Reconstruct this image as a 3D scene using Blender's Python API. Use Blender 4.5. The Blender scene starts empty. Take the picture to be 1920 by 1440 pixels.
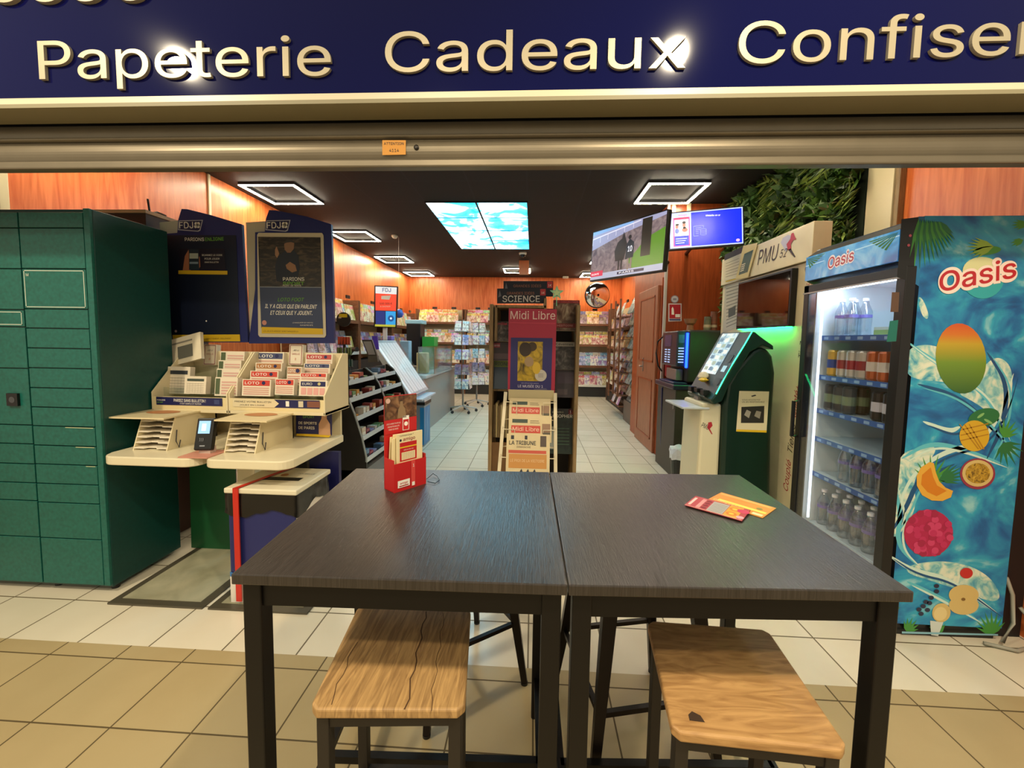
import bpy, bmesh, math, random, os
from mathutils import Vector, Matrix
random.seed(7)
S = bpy.context.scene
COL = S.collection
R = math.radians

# ------------------------------------------------------------------ camera, world, exposure
FPX, CY, PITCH, YAW, ROLL, CAMZ = 757.74, 692.04, .0712, .0512, .0158, 1.369
_f = Vector((-math.sin(YAW)*math.cos(PITCH), math.cos(YAW)*math.cos(PITCH), -math.sin(PITCH)))
_r = Vector((math.cos(YAW), math.sin(YAW), 0))
_u = _r.cross(_f)
RR = _r*math.cos(ROLL) + _u*math.sin(ROLL)
UU = -_r*math.sin(ROLL) + _u*math.cos(ROLL)
CAM = Vector((0, 0, CAMZ))
cd = bpy.data.cameras.new('camera')
cam = bpy.data.objects.new('camera', cd); COL.objects.link(cam)
m3 = Matrix((RR, UU, -_f)).transposed()
cam.matrix_world = Matrix.Translation(CAM) @ m3.to_4x4()
cd.sensor_width = 36; cd.sensor_fit = 'HORIZONTAL'
cd.lens = FPX/1920*36
cd.shift_y = (CY-720)/1920
cd.clip_start = .02; cd.clip_end = 60
S.camera = cam

w = bpy.data.worlds.new('world'); S.world = w; w.use_nodes = True
bg = w.node_tree.nodes['Background']
bg.inputs[0].default_value = (1.0, .88, .66, 1); bg.inputs[1].default_value = .57
S.view_settings.view_transform = 'Standard'
S.view_settings.look = 'None'
S.view_settings.exposure = 0.38
S.view_settings.gamma = 1
S.view_settings.use_curve_mapping = False
S.cycles.max_bounces = 6
S.cycles.transparent_max_bounces = 24
S.cycles.caustics_reflective = False
S.cycles.caustics_refractive = False
S.cycles.sample_clamp_indirect = 4
S.cycles.use_denoising = True

def spot(name, loc, target, power, col, size=.08, angle=100, blend=.6):
    l = bpy.data.lights.new(name, 'SPOT'); l.energy = power; l.color = col
    l.shadow_soft_size = size; l.spot_size = R(angle); l.spot_blend = blend
    o = bpy.data.objects.new(name, l); COL.objects.link(o); o.location = loc
    o.rotation_euler = (Vector(target)-Vector(loc)).to_track_quat('-Z', 'Y').to_euler()
    return o
# recessed downlights of the mall ceiling, behind and beside the camera
spot('mall_downlight', (-2.8, -.2, 3.5), (-2.3, 1.0, 0), 205, (1, .85, .60), angle=120)
spot('mall_downlight', (1.0, -.2, 3.5), (1.3, 1.0, 0), 205, (1, .85, .60), angle=120)
spot('mall_downlight', (-.9, -1.3, 3.5), (-.8, 1.4, 0), 120, (1, .85, .60), angle=110)

# ------------------------------------------------------------------ unprojection of picture points on real planes
def ray(x, y): return _f + RR*((x-960)/FPX) + UU*((CY-y)/FPX)
def X_(x, y, v): d = ray(x, y); return CAM + d*(v/d.x)
def Y_(x, y, v): d = ray(x, y); return CAM + d*(v/d.y)
def Z_(x, y, v): d = ray(x, y); return CAM + d*((v-CAMZ)/d.z)
def loc2(M, x, y):
    o = M.translation; n = M.to_3x3().col[2]
    d = ray(x, y); t = (o-CAM).dot(n)/d.dot(n)
    p = M.inverted() @ (CAM + d*t)
    return (p.x, p.y)

# ------------------------------------------------------------------ materials
def lin(h):
    h = h.lstrip('#'); c = [int(h[i:i+2], 16)/255 for i in (0, 2, 4)]
    return tuple(x/12.92 if x <= .04045 else ((x+.055)/1.055)**2.4 for x in c) + (1,)
MATS = {}
def new_mat(name):
    m = bpy.data.materials.new(name); m.use_nodes = True
    nt = m.node_tree; b = nt.nodes['Principled BSDF']
    return m, nt, b
def N(nt, t, **k):
    n = nt.nodes.new(t)
    for a, v in k.items(): setattr(n, a, v)
    return n
def mth(nt, op, a, b=None, c=None):
    n = N(nt, 'ShaderNodeMath', operation=op)
    for i, v in enumerate((a, b, c)):
        if v is None: continue
        if isinstance(v, (int, float)): n.inputs[i].default_value = v
        else: nt.links.new(v, n.inputs[i])
    return n.outputs[0]
def mixc(nt, fac, a, b):
    n = N(nt, 'ShaderNodeMix', data_type='RGBA')
    for i, v in ((0, fac), (6, a), (7, b)):
        if isinstance(v, (int, float)): n.inputs[i].default_value = v
        elif isinstance(v, tuple): n.inputs[i].default_value = v
        else: nt.links.new(v, n.inputs[i])
    return n.outputs[2]
def C(hexa, rough=.5, metal=0, emit=0, var=0, scale=30, spec=.5):
    key = (hexa, rough, metal, emit, var, scale, spec)
    if key in MATS: return MATS[key]
    m, nt, b = new_mat('colour_%s' % hexa.lstrip('#'))
    col = lin(hexa)
    b.inputs['Base Color'].default_value = col
    b.inputs['Roughness'].default_value = rough
    b.inputs['Metallic'].default_value = metal
    b.inputs['Specular IOR Level'].default_value = spec
    if emit:
        b.inputs['Emission Color'].default_value = col
        b.inputs['Emission Strength'].default_value = emit
    if var:
        tc = N(nt, 'ShaderNodeTexCoord'); no = N(nt, 'ShaderNodeTexNoise')
        no.inputs['Scale'].default_value = scale; no.inputs['Detail'].default_value = 4
        nt.links.new(tc.outputs['Object'], no.inputs['Vector'])
        d = tuple(c*(1-var) for c in col[:3]) + (1,)
        l = tuple(min(1, c*(1+var)) for c in col[:3]) + (1,)
        nt.links.new(mixc(nt, no.outputs[0], d, l), b.inputs['Base Color'])
    MATS[key] = m
    return m
def tiles(name, x0, sx, y0, sy, col, col2, grout, gw, rough=.35, vert=False):
    m, nt, b = new_mat(name)
    g = N(nt, 'ShaderNodeNewGeometry'); s = N(nt, 'ShaderNodeSeparateXYZ')
    nt.links.new(g.outputs['Position'], s.inputs[0])
    def cell(o, a, st):
        q = mth(nt, 'DIVIDE', mth(nt, 'SUBTRACT', o, a), st)
        fr = mth(nt, 'FRACT', q); e = mth(nt, 'MINIMUM', fr, mth(nt, 'SUBTRACT', 1.0, fr))
        return mth(nt, 'LESS_THAN', e, gw/2/st), mth(nt, 'FLOOR', q)
    gx, ix = cell(s.outputs[0], x0, sx); gy, iy = cell(s.outputs[1], y0, sy)
    gr = mth(nt, 'MAXIMUM', gx, gy)
    cv = N(nt, 'ShaderNodeCombineXYZ'); nt.links.new(ix, cv.inputs[0]); nt.links.new(iy, cv.inputs[1])
    wn = N(nt, 'ShaderNodeTexWhiteNoise'); nt.links.new(cv.outputs[0], wn.inputs['Vector'])
    no = N(nt, 'ShaderNodeTexNoise'); no.inputs['Scale'].default_value = 3.5; no.inputs['Detail'].default_value = 6
    nt.links.new(g.outputs['Position'], no.inputs['Vector'])
    f = mth(nt, 'ADD', mth(nt, 'MULTIPLY', wn.outputs[0], .35), mth(nt, 'MULTIPLY', no.outputs[0], .7))
    c = mixc(nt, f, lin(col), lin(col2))
    nt.links.new(mixc(nt, gr, c, lin(grout)), b.inputs['Base Color'])
    nt.links.new(mth(nt, 'ADD', mth(nt, 'MULTIPLY', gr, .4), rough), b.inputs['Roughness'])
    bp = N(nt, 'ShaderNodeBump'); bp.inputs['Strength'].default_value = .25; bp.inputs['Distance'].default_value = .003
    nt.links.new(mth(nt, 'SUBTRACT', 1.0, gr), bp.inputs['Height']); nt.links.new(bp.outputs[0], b.inputs['Normal'])
    return m
def wood(name, a, bcol, sc=(3, 3, .35), rough=.4, grain=14, bump=.05, coord='Object', dist=1.5):
    m, nt, b = new_mat(name)
    tc = N(nt, 'ShaderNodeTexCoord'); mp = N(nt, 'ShaderNodeMapping')
    mp.inputs['Scale'].default_value = sc
    nt.links.new(tc.outputs[coord], mp.inputs[0])
    no = N(nt, 'ShaderNodeTexNoise'); no.inputs['Scale'].default_value = grain
    no.inputs['Detail'].default_value = 8; no.inputs['Distortion'].default_value = dist
    nt.links.new(mp.outputs[0], no.inputs['Vector'])
    rp = N(nt, 'ShaderNodeValToRGB'); rp.color_ramp.elements[0].position = .35; rp.color_ramp.elements[1].position = .65
    rp.color_ramp.elements[0].color = lin(a); rp.color_ramp.elements[1].color = lin(bcol)
    nt.links.new(no.outputs[0], rp.inputs[0]); nt.links.new(rp.outputs[0], b.inputs['Base Color'])
    b.inputs['Roughness'].default_value = rough
    bp = N(nt, 'ShaderNodeBump'); bp.inputs['Strength'].default_value = bump; bp.inputs['Distance'].default_value = .01
    nt.links.new(no.outputs[0], bp.inputs['Height']); nt.links.new(bp.outputs[0], b.inputs['Normal'])
    return m
def splash(name, cols, scale=4, dist=1.5, detail=5, emit=0, rough=.4, sc=(1, 1, 1), rnd=False):
    """cloudy procedural picture from a palette"""
    m, nt, b = new_mat(name)
    tc = N(nt, 'ShaderNodeTexCoord'); mp = N(nt, 'ShaderNodeMapping'); mp.inputs['Scale'].default_value = sc
    nt.links.new(tc.outputs['Object'], mp.inputs[0])
    no = N(nt, 'ShaderNodeTexNoise', noise_dimensions='4D'); no.inputs['Scale'].default_value = scale
    no.inputs['Detail'].default_value = detail; no.inputs['Distortion'].default_value = dist
    nt.links.new(mp.outputs[0], no.inputs['Vector'])
    if rnd:
        oi = N(nt, 'ShaderNodeObjectInfo'); nt.links.new(mth(nt, 'MULTIPLY', oi.outputs['Random'], 40.0), no.inputs['W'])
    rp = N(nt, 'ShaderNodeValToRGB'); cr = rp.color_ramp
    n = len(cols)
    while len(cr.elements) < n: cr.elements.new(.5)
    for i, c in enumerate(cols):
        cr.elements[i].position = .3 + .4*i/(n-1); cr.elements[i].color = lin(c)
    nt.links.new(no.outputs[0], rp.inputs[0]); nt.links.new(rp.outputs[0], b.inputs['Base Color'])
    b.inputs['Roughness'].default_value = rough
    if emit:
        nt.links.new(rp.outputs[0], b.inputs['Emission Color']); b.inputs['Emission Strength'].default_value = emit
    return m
def cover(name, sat, val, hue0, hue1, white=.3):
    """printed cover: every copy gets its own colours, masthead and picture"""
    m, nt, b = new_mat(name)
    oi = N(nt, 'ShaderNodeObjectInfo'); rd = oi.outputs['Random']
    tc = N(nt, 'ShaderNodeTexCoord'); s = N(nt, 'ShaderNodeSeparateXYZ'); nt.links.new(tc.outputs['Generated'], s.inputs[0])
    def hsv(k, sa, va):
        h = mth(nt, 'ADD', mth(nt, 'MULTIPLY', mth(nt, 'FRACT', mth(nt, 'MULTIPLY', rd, k)), hue1-hue0), hue0)
        c = N(nt, 'ShaderNodeCombineColor', mode='HSV'); nt.links.new(mth(nt, 'FRACT', h), c.inputs[0])
        c.inputs[1].default_value = sa; c.inputs[2].default_value = va
        return c.outputs[0]
    no = N(nt, 'ShaderNodeTexNoise', noise_dimensions='4D'); no.inputs['Scale'].default_value = 3.2; no.inputs['Detail'].default_value = 3
    no.inputs['Distortion'].default_value = .8
    nt.links.new(tc.outputs['Generated'], no.inputs['Vector']); nt.links.new(mth(nt, 'MULTIPLY', rd, 90.0), no.inputs['W'])
    k = N(nt, 'ShaderNodeValToRGB'); k.color_ramp.elements[0].position = .42; k.color_ramp.elements[1].position = .56
    nt.links.new(no.outputs[0], k.inputs[0])
    pic = mixc(nt, k.outputs[0], hsv(13.7, sat, val*.55), hsv(29.3, sat*.55, val))
    lt = mth(nt, 'GREATER_THAN', no.outputs[0], 1-white-.1)
    pic = mixc(nt, lt, pic, (.85, .82, .74, 1))
    mast = mth(nt, 'MULTIPLY', mth(nt, 'GREATER_THAN', s.outputs[2], .76), mth(nt, 'LESS_THAN', s.outputs[2], .93))
    wv = mth(nt, 'GREATER_THAN', mth(nt, 'FRACT', mth(nt, 'MULTIPLY', s.outputs[0], 5.0)), .38)
    c = mixc(nt, mth(nt, 'MULTIPLY', mast, wv), pic, hsv(47.1, min(1, sat*1.2), val))
    l2 = mth(nt, 'GREATER_THAN', mth(nt, 'FRACT', mth(nt, 'MULTIPLY', s.outputs[2], 9.0)), .62)
    l3 = mth(nt, 'MULTIPLY', mth(nt, 'MULTIPLY', l2, mth(nt, 'LESS_THAN', s.outputs[2], .42)), mth(nt, 'LESS_THAN', s.outputs[0], .5))
    c = mixc(nt, mth(nt, 'MULTIPLY', l3, .7), c, hsv(71.3, .3, .95))
    nt.links.new(c, b.inputs['Base Color']); b.inputs['Roughness'].default_value = .35
    return m
def thin_glass(name, col=(1, 1, 1, 1), fac=.08, rough=.03):
    m = bpy.data.materials.new(name); m.use_nodes = True; nt = m.node_tree; nt.nodes.clear()
    o = N(nt, 'ShaderNodeOutputMaterial'); mx = N(nt, 'ShaderNodeMixShader'); t = N(nt, 'ShaderNodeBsdfTransparent'); g = N(nt, 'ShaderNodeBsdfGlossy')
    t.inputs[0].default_value = col; g.inputs['Roughness'].default_value = rough
    lw = N(nt, 'ShaderNodeLayerWeight'); lw.inputs[0].default_value = .5
    nt.links.new(mth(nt, 'ADD', mth(nt, 'MULTIPLY', mth(nt, 'POWER', lw.outputs['Facing'], 4.0), .5), fac), mx.inputs[0])
    nt.links.new(t.outputs[0], mx.inputs[1]); nt.links.new(g.outputs[0], mx.inputs[2]); nt.links.new(mx.outputs[0], o.inputs[0])
    return m

WOODWALL = wood('orange_wood_panelling', '#bf5a26', '#dc7c44', sc=(2.5, 2.5, .22), rough=.33, grain=7, bump=.02)
DARKWOOD = wood('reddish_wood', '#8a3a18', '#a34a22', sc=(3, 3, .25), rough=.38, grain=8, bump=.02)
DOORWOOD = wood('brown_door_wood', '#8a4f33', '#a4684a', sc=(6, 6, .4), rough=.4, grain=10, bump=.02)
SHELFWOOD = wood('brown_shelf_wood', '#6b3f25', '#85573a', sc=(2, 8, 8), rough=.5, grain=6, bump=.02)
OAK = wood('dull_oak', '#7a6242', '#9a8058', sc=(8, 8, .8), rough=.5, grain=6, bump=.03)
TABLE = wood('black_brown_grained_top', '#2a2522', '#3a3430', sc=(42, 2.2, 1), rough=.30, grain=6, bump=.18)
SEAT = wood('light_wood_seat', '#8a6a42', '#b8935f', sc=(16, 1.6, 4), rough=.5, grain=5, bump=.06)
FLOOR_S = tiles('pale_store_tiles', -.996, 1/3, 4.539, 1/3, '#e6decb', '#cfc6ae', '#6a5f48', .007, rough=.25)
FLOOR_M = tiles('beige_mall_tiles', -1.447, .2945, 1.530, .288, '#b7a57d', '#a18e66', '#544628', .006, rough=.35)
CEIL = tiles('black_ceiling_tiles', -1.293, .6, 4.763, .6, '#080a10', '#0c0e15', '#34343a', .014, rough=.75)
BLACKMETAL = C('#14110f', .45, .3, spec=.4)
BLACK = C('#0b0b0d', .4)
DARK = C('#1c1c20', .55)
GREY = C('#6d6e70', .5)
STEEL = C('#9a9a98', .35, .8)
CREAM = C('#d9cba6', .45, var=.04, scale=6)
WHITE = C('#e4e0d4', .4)
PAPER = C('#ddd2b8', .6, var=.05, scale=40)
NAVY = C('#16184e', .45)
FDJBLUE = C('#1b2467', .45)
YELLOW = C('#d8b21c', .5)
RED = C('#c5202a', .45)
INK = C('#20222c', .6)
INKW = C('#e8e4da', .6)
GREEN_L = C('#6fae3a', .6)
ORANGE = C('#cf6a2c', .6)
LEDM = C('#fff0cf', .5, emit=75)
GLASS = thin_glass('clear_glass', fac=.05)
ACRYL = thin_glass('clear_acrylic', (.93, .96, .95, 1), .10, .1)

# ------------------------------------------------------------------ mesh builder
TXT = {}
try: FONT = bpy.data.fonts.load(os.path.join(bpy.utils.system_resource('DATAFILES', path='fonts'), 'Inter.woff2'))
except Exception: FONT = None
from mathutils.geometry import delaunay_2d_cdt
import numpy as np
def _area(p): return sum(a.x*b.y-b.x*a.y for a, b in zip(p, p[1:]+p[:1]))/2
def _inside(q, p):
    c = False
    for a, b in zip(p, p[1:]+p[:1]):
        if (a.y > q.y) != (b.y > q.y) and q.x < (b.x-a.x)*(q.y-a.y)/(b.y-a.y)+a.x: c = not c
    return c
def textgeo(s, shear=0, bold=0, ext=0):
    k = (s, shear, bold, ext)
    if k in TXT: return TXT[k]
    cu = bpy.data.curves.new('t', 'FONT'); cu.body = s; cu.shear = shear; cu.fill_mode = 'NONE'; cu.resolution_u = 3
    if FONT: cu.font = FONT
    o = bpy.data.objects.new('t', cu); COL.objects.link(o)
    bpy.context.view_layer.update()
    me = o.to_mesh(); nb = {}
    for e in me.edges:
        a, b = e.vertices; nb.setdefault(a, []).append(b); nb.setdefault(b, []).append(a)
    # walk the edge loops in the stored vertex order so that their winding survives
    loops = []; seen = set()
    for v0 in range(len(me.vertices)):
        if v0 in seen or v0 not in nb: continue
        lp = [v0]; seen.add(v0); cur = v0
        while True:
            nx = [q for q in nb[cur] if q not in seen]
            if not nx: break
            cur = min(nx) if cur == v0 else nx[0]; seen.add(cur); lp.append(cur)
        loops.append([Vector((me.vertices[q].co.x, me.vertices[q].co.y)) for q in lp])
    o.to_mesh_clear(); bpy.data.objects.remove(o); bpy.data.curves.remove(cu)
    clean = []
    for lp in loops:
        q = [p for n_, p in enumerate(lp) if (p-lp[n_-1]).length > 1e-5]
        if len(q) > 2: clean.append(q)
    loops = clean
    if not loops: TXT[k] = ([], [], .3); return TXT[k]
    areas = [_area(l) for l in loops]; big = max(areas, key=abs); sg = 1 if big > 0 else -1
    outs = [n_ for n_, a in enumerate(areas) if a*sg > 0]; holes = [n_ for n_, a in enumerate(areas) if a*sg <= 0]
    if 0 < bold <= .04: bold *= .45
    if bold:
        new = []
        for lp in loops:
            n = len(lp); q = []
            for m_ in range(n):
                e1 = (lp[m_]-lp[m_-1]).normalized(); e2 = (lp[(m_+1) % n]-lp[m_]).normalized()
                nr = Vector((e1.y+e2.y, -(e1.x+e2.x)))*sg
                if nr.length < 1e-6: nr = Vector((e1.y, -e1.x))*sg
                q.append(lp[m_]+nr.normalized()*bold)
            new.append(q)
        loops = new
    # triangulate all outlines together and keep what has a non-zero winding number
    pts2 = []; eds = []
    for l in loops:
        k0 = len(pts2); n = len(l); pts2 += [Vector((p.x, p.y)) for p in l]; eds += [(k0+a, k0+(a+1) % n) for a in range(n)]
    cv, ce, cf = delaunay_2d_cdt(pts2, eds, [], 0, 1e-6)[:3]
    A_ = np.array([(p.x, p.y) for l in loops for p in l]); Bn = np.array([(p.x, p.y) for l in loops for p in l[1:]+l[:1]])
    keep = []
    for f in cf:
        c = sum((cv[a] for a in f), Vector((0, 0)))/len(f)
        up = (A_[:, 1] <= c.y) & (Bn[:, 1] > c.y); dn = (A_[:, 1] > c.y) & (Bn[:, 1] <= c.y)
        cr = (Bn[:, 0]-A_[:, 0])*(c.y-A_[:, 1])-(c.x-A_[:, 0])*(Bn[:, 1]-A_[:, 1])
        if int((up & (cr > 0)).sum()-(dn & (cr < 0)).sum()) != 0: keep.append(tuple(f))
    vs = [Vector((p.x, p.y, ext)) for p in cv]; fs = list(keep); m_ = len(cv)
    if ext:
        vs += [Vector((p.x, p.y, -ext)) for p in cv]; cnt = {}
        for f in keep:
            for a, b in zip(f, f[1:]+f[:1]): cnt[frozenset((a, b))] = cnt.get(frozenset((a, b)), 0)+1
        for f in keep:
            for a, b in zip(f, f[1:]+f[:1]):
                if cnt[frozenset((a, b))] == 1: fs.append((a, a+m_, b+m_, b))
    used = sorted({a for f in fs for a in f}); mp_ = {a: n_ for n_, a in enumerate(used)}
    vs = [vs[a] for a in used]; fs = [tuple(mp_[a] for a in f) for f in fs]
    x0 = min(v.x for v in vs); x1 = max(v.x for v in vs)
    vs = [Vector((v.x-x0, v.y, v.z)) for v in vs]
    TXT[k] = (vs, fs, x1-x0)
    return TXT[k]
CAPH = max(v.y for v in textgeo('H')[0])

def fr(o, u, v):
    u = Vector(u).normalized(); v = Vector(v); v = (v-u*v.dot(u)).normalized(); n = u.cross(v)
    M = Matrix((u, v, n)).transposed().to_4x4(); M.translation = Vector(o); return M
def FY(x, y, z): return fr((x, y, z), (1, 0, 0), (0, 0, 1))      # faces the mall
def FXP(x, y, z): return fr((x, y, z), (0, 1, 0), (0, 0, 1))     # faces right
def FXN(x, y, z): return fr((x, y, z), (0, -1, 0), (0, 0, 1))    # faces left
def FZ(x, y, z, a=0): return fr((x, y, z), (math.cos(a), math.sin(a), 0), (-math.sin(a), math.cos(a), 0))
I4 = Matrix.Identity(4)

class B:
    def __init__(s, M=None): s.v = []; s.f = []; s.m = []; s.sl = []; s.M = M or I4.copy()
    def slot(s, mat):
        if mat not in s.sl: s.sl.append(mat)
        return s.sl.index(mat)
    def add(s, vs, fs, mat):
        k = len(s.v); i = s.slot(mat)
        s.v += [s.M @ Vector(v) for v in vs]
        s.f += [tuple(a+k for a in f) for f in fs]; s.m += [i]*len(fs)
        return s
    def box(s, x0, y0, z0, x1, y1, z1, mat):
        x0, x1 = min(x0, x1), max(x0, x1); y0, y1 = min(y0, y1), max(y0, y1); z0, z1 = min(z0, z1), max(z0, z1)
        v = [(x0,y0,z0),(x1,y0,z0),(x1,y1,z0),(x0,y1,z0),(x0,y0,z1),(x1,y0,z1),(x1,y1,z1),(x0,y1,z1)]
        return s.add(v, [(0,3,2,1),(4,5,6,7),(0,1,5,4),(1,2,6,5),(2,3,7,6),(3,0,4,7)], mat)
    def poly(s, pts, mat, z=.001): return s.add([(a, b, z) for a, b in pts], [tuple(range(len(pts)))], mat)
    def rect(s, x0, y0, x1, y1, mat, z=.001): return s.poly([(x0,y0),(x1,y0),(x1,y1),(x0,y1)], mat, z)
    def prism(s, pts, z0, z1, mat):
        n = len(pts); v = [(a,b,z0) for a,b in pts] + [(a,b,z1) for a,b in pts]
        return s.add(v, [tuple(range(n))[::-1], tuple(range(n, 2*n))] + [(i, (i+1)%n, n+(i+1)%n, n+i) for i in range(n)], mat)
    def disc(s, x, y, r, mat, z=.001, n=20, ry=None):
        ry = ry or r
        return s.poly([(x+r*math.cos(2*math.pi*i/n), y+ry*math.sin(2*math.pi*i/n)) for i in range(n)], mat, z)
    def lathe(s, prof, mat, c=(0,0,0), n=16):
        v = []; f = []
        for r, z in prof: v += [(c[0]+r*math.cos(2*math.pi*i/n), c[1]+r*math.sin(2*math.pi*i/n), c[2]+z) for i in range(n)]
        k = len(prof)
        for j in range(k-1):
            for i in range(n): f.append((j*n+i, j*n+(i+1)%n, (j+1)*n+(i+1)%n, (j+1)*n+i))
        f.append(tuple(range(n))[::-1]); f.append(tuple((k-1)*n+i for i in range(n)))
        return s.add(v, f, mat)
    def cyl(s, c, r, h, mat, n=16): return s.lathe([(r,0),(r,h)], mat, c, n)
    def tube(s, pts, r, mat, n=6, sq=False):
        P = [Vector(p) for p in pts]; v = []; f = []
        if sq: n = 4
        for i, p in enumerate(P):
            a = P[max(i-1,0)]; b = P[min(i+1,len(P)-1)]; t = (b-a).normalized()
            up = Vector((0,0,1)) if abs(t.z) < .9 else Vector((1,0,0))
            e = t.cross(up).normalized(); g = t.cross(e).normalized()
            rr = r[i] if isinstance(r, (list, tuple)) else r
            o = math.pi/4 if sq else 0
            v += [p + e*rr*math.cos(o+2*math.pi*j/n) + g*rr*math.sin(o+2*math.pi*j/n) for j in range(n)]
        for i in range(len(P)-1):
            for j in range(n): f.append((i*n+j, i*n+(j+1)%n, (i+1)*n+(j+1)%n, (i+1)*n+j))
        f.append(tuple(range(n))[::-1]); f.append(tuple((len(P)-1)*n+j for j in range(n)))
        return s.add(v, f, mat)
    def text(s, t, x, y, h, mat, z=.0015, w=None, shear=0, bold=0, ext=0, rot=0, align='l'):
        vs, fs, wid = textgeo(t, shear, bold, ext)
        ky = h/CAPH; kx = (w/wid) if w else ky
        c, sn = math.cos(rot), math.sin(rot); off = {'l': 0, 'c': -.5, 'r': -1}[align]*wid*kx
        out = []
        for p in vs:
            a = p.x*kx+off; b_ = p.y*ky
            out.append((x+a*c-b_*sn, y+a*sn+b_*c, z+p.z*ky))
        return s.add(out, fs, mat)
    # helpers that take picture points on the current frame's plane
    def P(s, x, y): return loc2(s.M, x, y)
    def ppoly(s, pts, mat, z=.001): return s.poly([s.P(*p) for p in pts], mat, z)
    def pprism(s, pts, z0, z1, mat): return s.prism([s.P(*p) for p in pts], z0, z1, mat)
    def ptext(s, t, p0, p1, mat, z=.0015, h=None, **k):
        a = Vector(s.P(*p0)); b_ = Vector(s.P(*p1)); d = b_-a
        wid = textgeo(t, k.get('shear', 0), k.get('bold', 0), k.get('ext', 0))[2]
        hh = d.length/wid*CAPH
        if h: hh = h
        return s.text(t, a.x, a.y, hh, mat, z, w=d.length, rot=math.atan2(d.y, d.x), **k)
    def build(s, name, parent=None, bevel=0, smooth=False, recalc=True, seg=2):
        me = bpy.data.meshes.new(name)
        off = WL.get(parent.name, Vector()) if parent else Vector()
        me.from_pydata([v-off for v in s.v], [], s.f)
        for m in s.sl: me.materials.append(m)
        for p, i in zip(me.polygons, s.m): p.material_index = i; p.use_smooth = smooth
        if recalc:
            bm = bmesh.new(); bm.from_mesh(me); bmesh.ops.recalc_face_normals(bm, faces=bm.faces); bm.to_mesh(me); bm.free()
        me.update()
        o = bpy.data.objects.new(name, me); COL.objects.link(o)
        if parent: o.parent = parent; WL[o.name] = off.copy()
        else: WL[o.name] = Vector()
        if bevel:
            md = o.modifiers.new('bevel', 'BEVEL'); md.width = bevel; md.segments = seg; md.limit_method = 'ANGLE'
        return o
WL = {}
ORD = ('first', 'second', 'third', 'fourth', 'fifth', 'sixth', 'seventh', 'eighth', 'ninth', 'tenth', 'eleventh', 'twelfth', 'thirteenth', 'fourteenth', 'fifteenth', 'sixteenth', 'seventeenth', 'eighteenth', 'nineteenth', 'twentieth', 'last')
def thing(name, label, cat, loc=(0,0,0), group=None):
    o = bpy.data.objects.new(name, None); COL.objects.link(o); o.location = loc
    o.empty_display_size = .05
    WL[o.name] = Vector(loc)
    return tag(o, label, cat, group)
def tag(o, label, cat, group=None, kind=None):
    o['label'] = label; o['category'] = cat
    if group: o['group'] = group
    if kind: o['kind'] = kind
    return o
def struct(o): o['kind'] = 'structure'; return o
def recentre(o, p):
    """put the origin of a one-mesh thing at p"""
    p = Vector(p); o.data.transform(Matrix.Translation(-p)); o.location = p; return o
def copy_thing(r, loc, rz=0, label=None, group=None, rx=0, scale=None):
    c = r.copy(); COL.objects.link(c); c.location = loc; c.rotation_euler = (rx, 0, rz)
    if scale: c.scale = scale
    if label: c['label'] = label
    if group: c['group'] = group
    for ch in list(r.children):
        d = ch.copy(); COL.objects.link(d); d.parent = c
        for g in list(ch.children):
            e = g.copy(); COL.objects.link(e); e.parent = d
    return c

# ================================================================== THE SETTING
CZ = 2.963
struct(B().box(-3.3, 1.602, -.06, 2.5, 10.5, 0, FLOOR_S).build('floor'))
struct(B().box(-6, -4, -.06, 6, 1.602, 0, FLOOR_M).build('floor'))
struct(B().box(-3.3, 1.72, CZ, 2.5, 10.5, CZ+.08, CEIL).build('ceiling'))
struct(B().box(-3.37, 1.62, 0, -3.25, 10.5, CZ, WOODWALL).build('wall_left'))
struct(B().box(-3.25, 10.4, 0, 2.35, 10.5, CZ, WOODWALL).build('wall_back'))
b = B(); b.box(2.35, 1.62, 0, 2.47, 6.3, CZ, WOODWALL); b.box(2.2, 6.3, 0, 2.47, 10.5, CZ, WOODWALL)
struct(b.build('wall_right'))
# pillar block with the brown door on its side
struct(B().box(1.53, 4.86, 0, 2.35, 6.3, CZ, DARKWOOD).build('wall_pillar'))
struct(B().box(2.30, 2.81, 0, 2.349, 3.02, CZ, CREAM).build('trim_1', bevel=.003))
struct(B().box(2.31, 2.775, 0, 2.349, 2.808, CZ, OAK).build('trim_2', bevel=.003))
struct(B().box(-3.25, 3.95, 2.0, -3.235, 3.98, CZ, CREAM).build('trim_3', bevel=.003))
struct(B().box(-3.25, 2.33, 1.2, -3.22, 2.38, CZ, CREAM).build('trim_4', bevel=.004))
struct(B().box(1.515, 4.845, 0, 1.545, 4.875, CZ, C('#b9b2aa', .4)).build('trim_5', bevel=.003))
b = B(FXN(1.53, 5.92, 0))                      # door in the pillar's left side
d = b.box(0, 0, 0, .98, 2.14, .012, DARKWOOD).build('door_1')
struct(d)
b = B(FXN(1.518, 5.86, 0)); b.box(0, .005, 0, .86, 2.06, .03, DOORWOOD); b.build('door_leaf', d, bevel=.004)
b = B(FXN(1.488, 5.86, 0))
for z0, z1 in ((.15, .9), (1.12, 1.95)):
    for q in ((.1, z0, .76, z0+.02), (.1, z1-.02, .76, z1), (.1, z0, .12, z1), (.74, z0, .76, z1)):
        b.box(q[0], q[1], 0, q[2], q[3], .006, DARKWOOD)
b.build('door_moulding', d)
b = B(FXN(1.488, 5.56, 0)); b.box(.0, .98, 0, .04, 1.16, .006, STEEL); b.tube([(.02, 1.05, 0), (.02, 1.05, .05), (.13, 1.05, .055)], .009, STEEL)
b.build('door_handle', d)
# black upper wall above the foliage, header over the shop front
struct(B().box(-3.3, 1.64, 2.16, 2.5, 1.76, CZ+.3, DARK).build('wall_front'))

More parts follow.
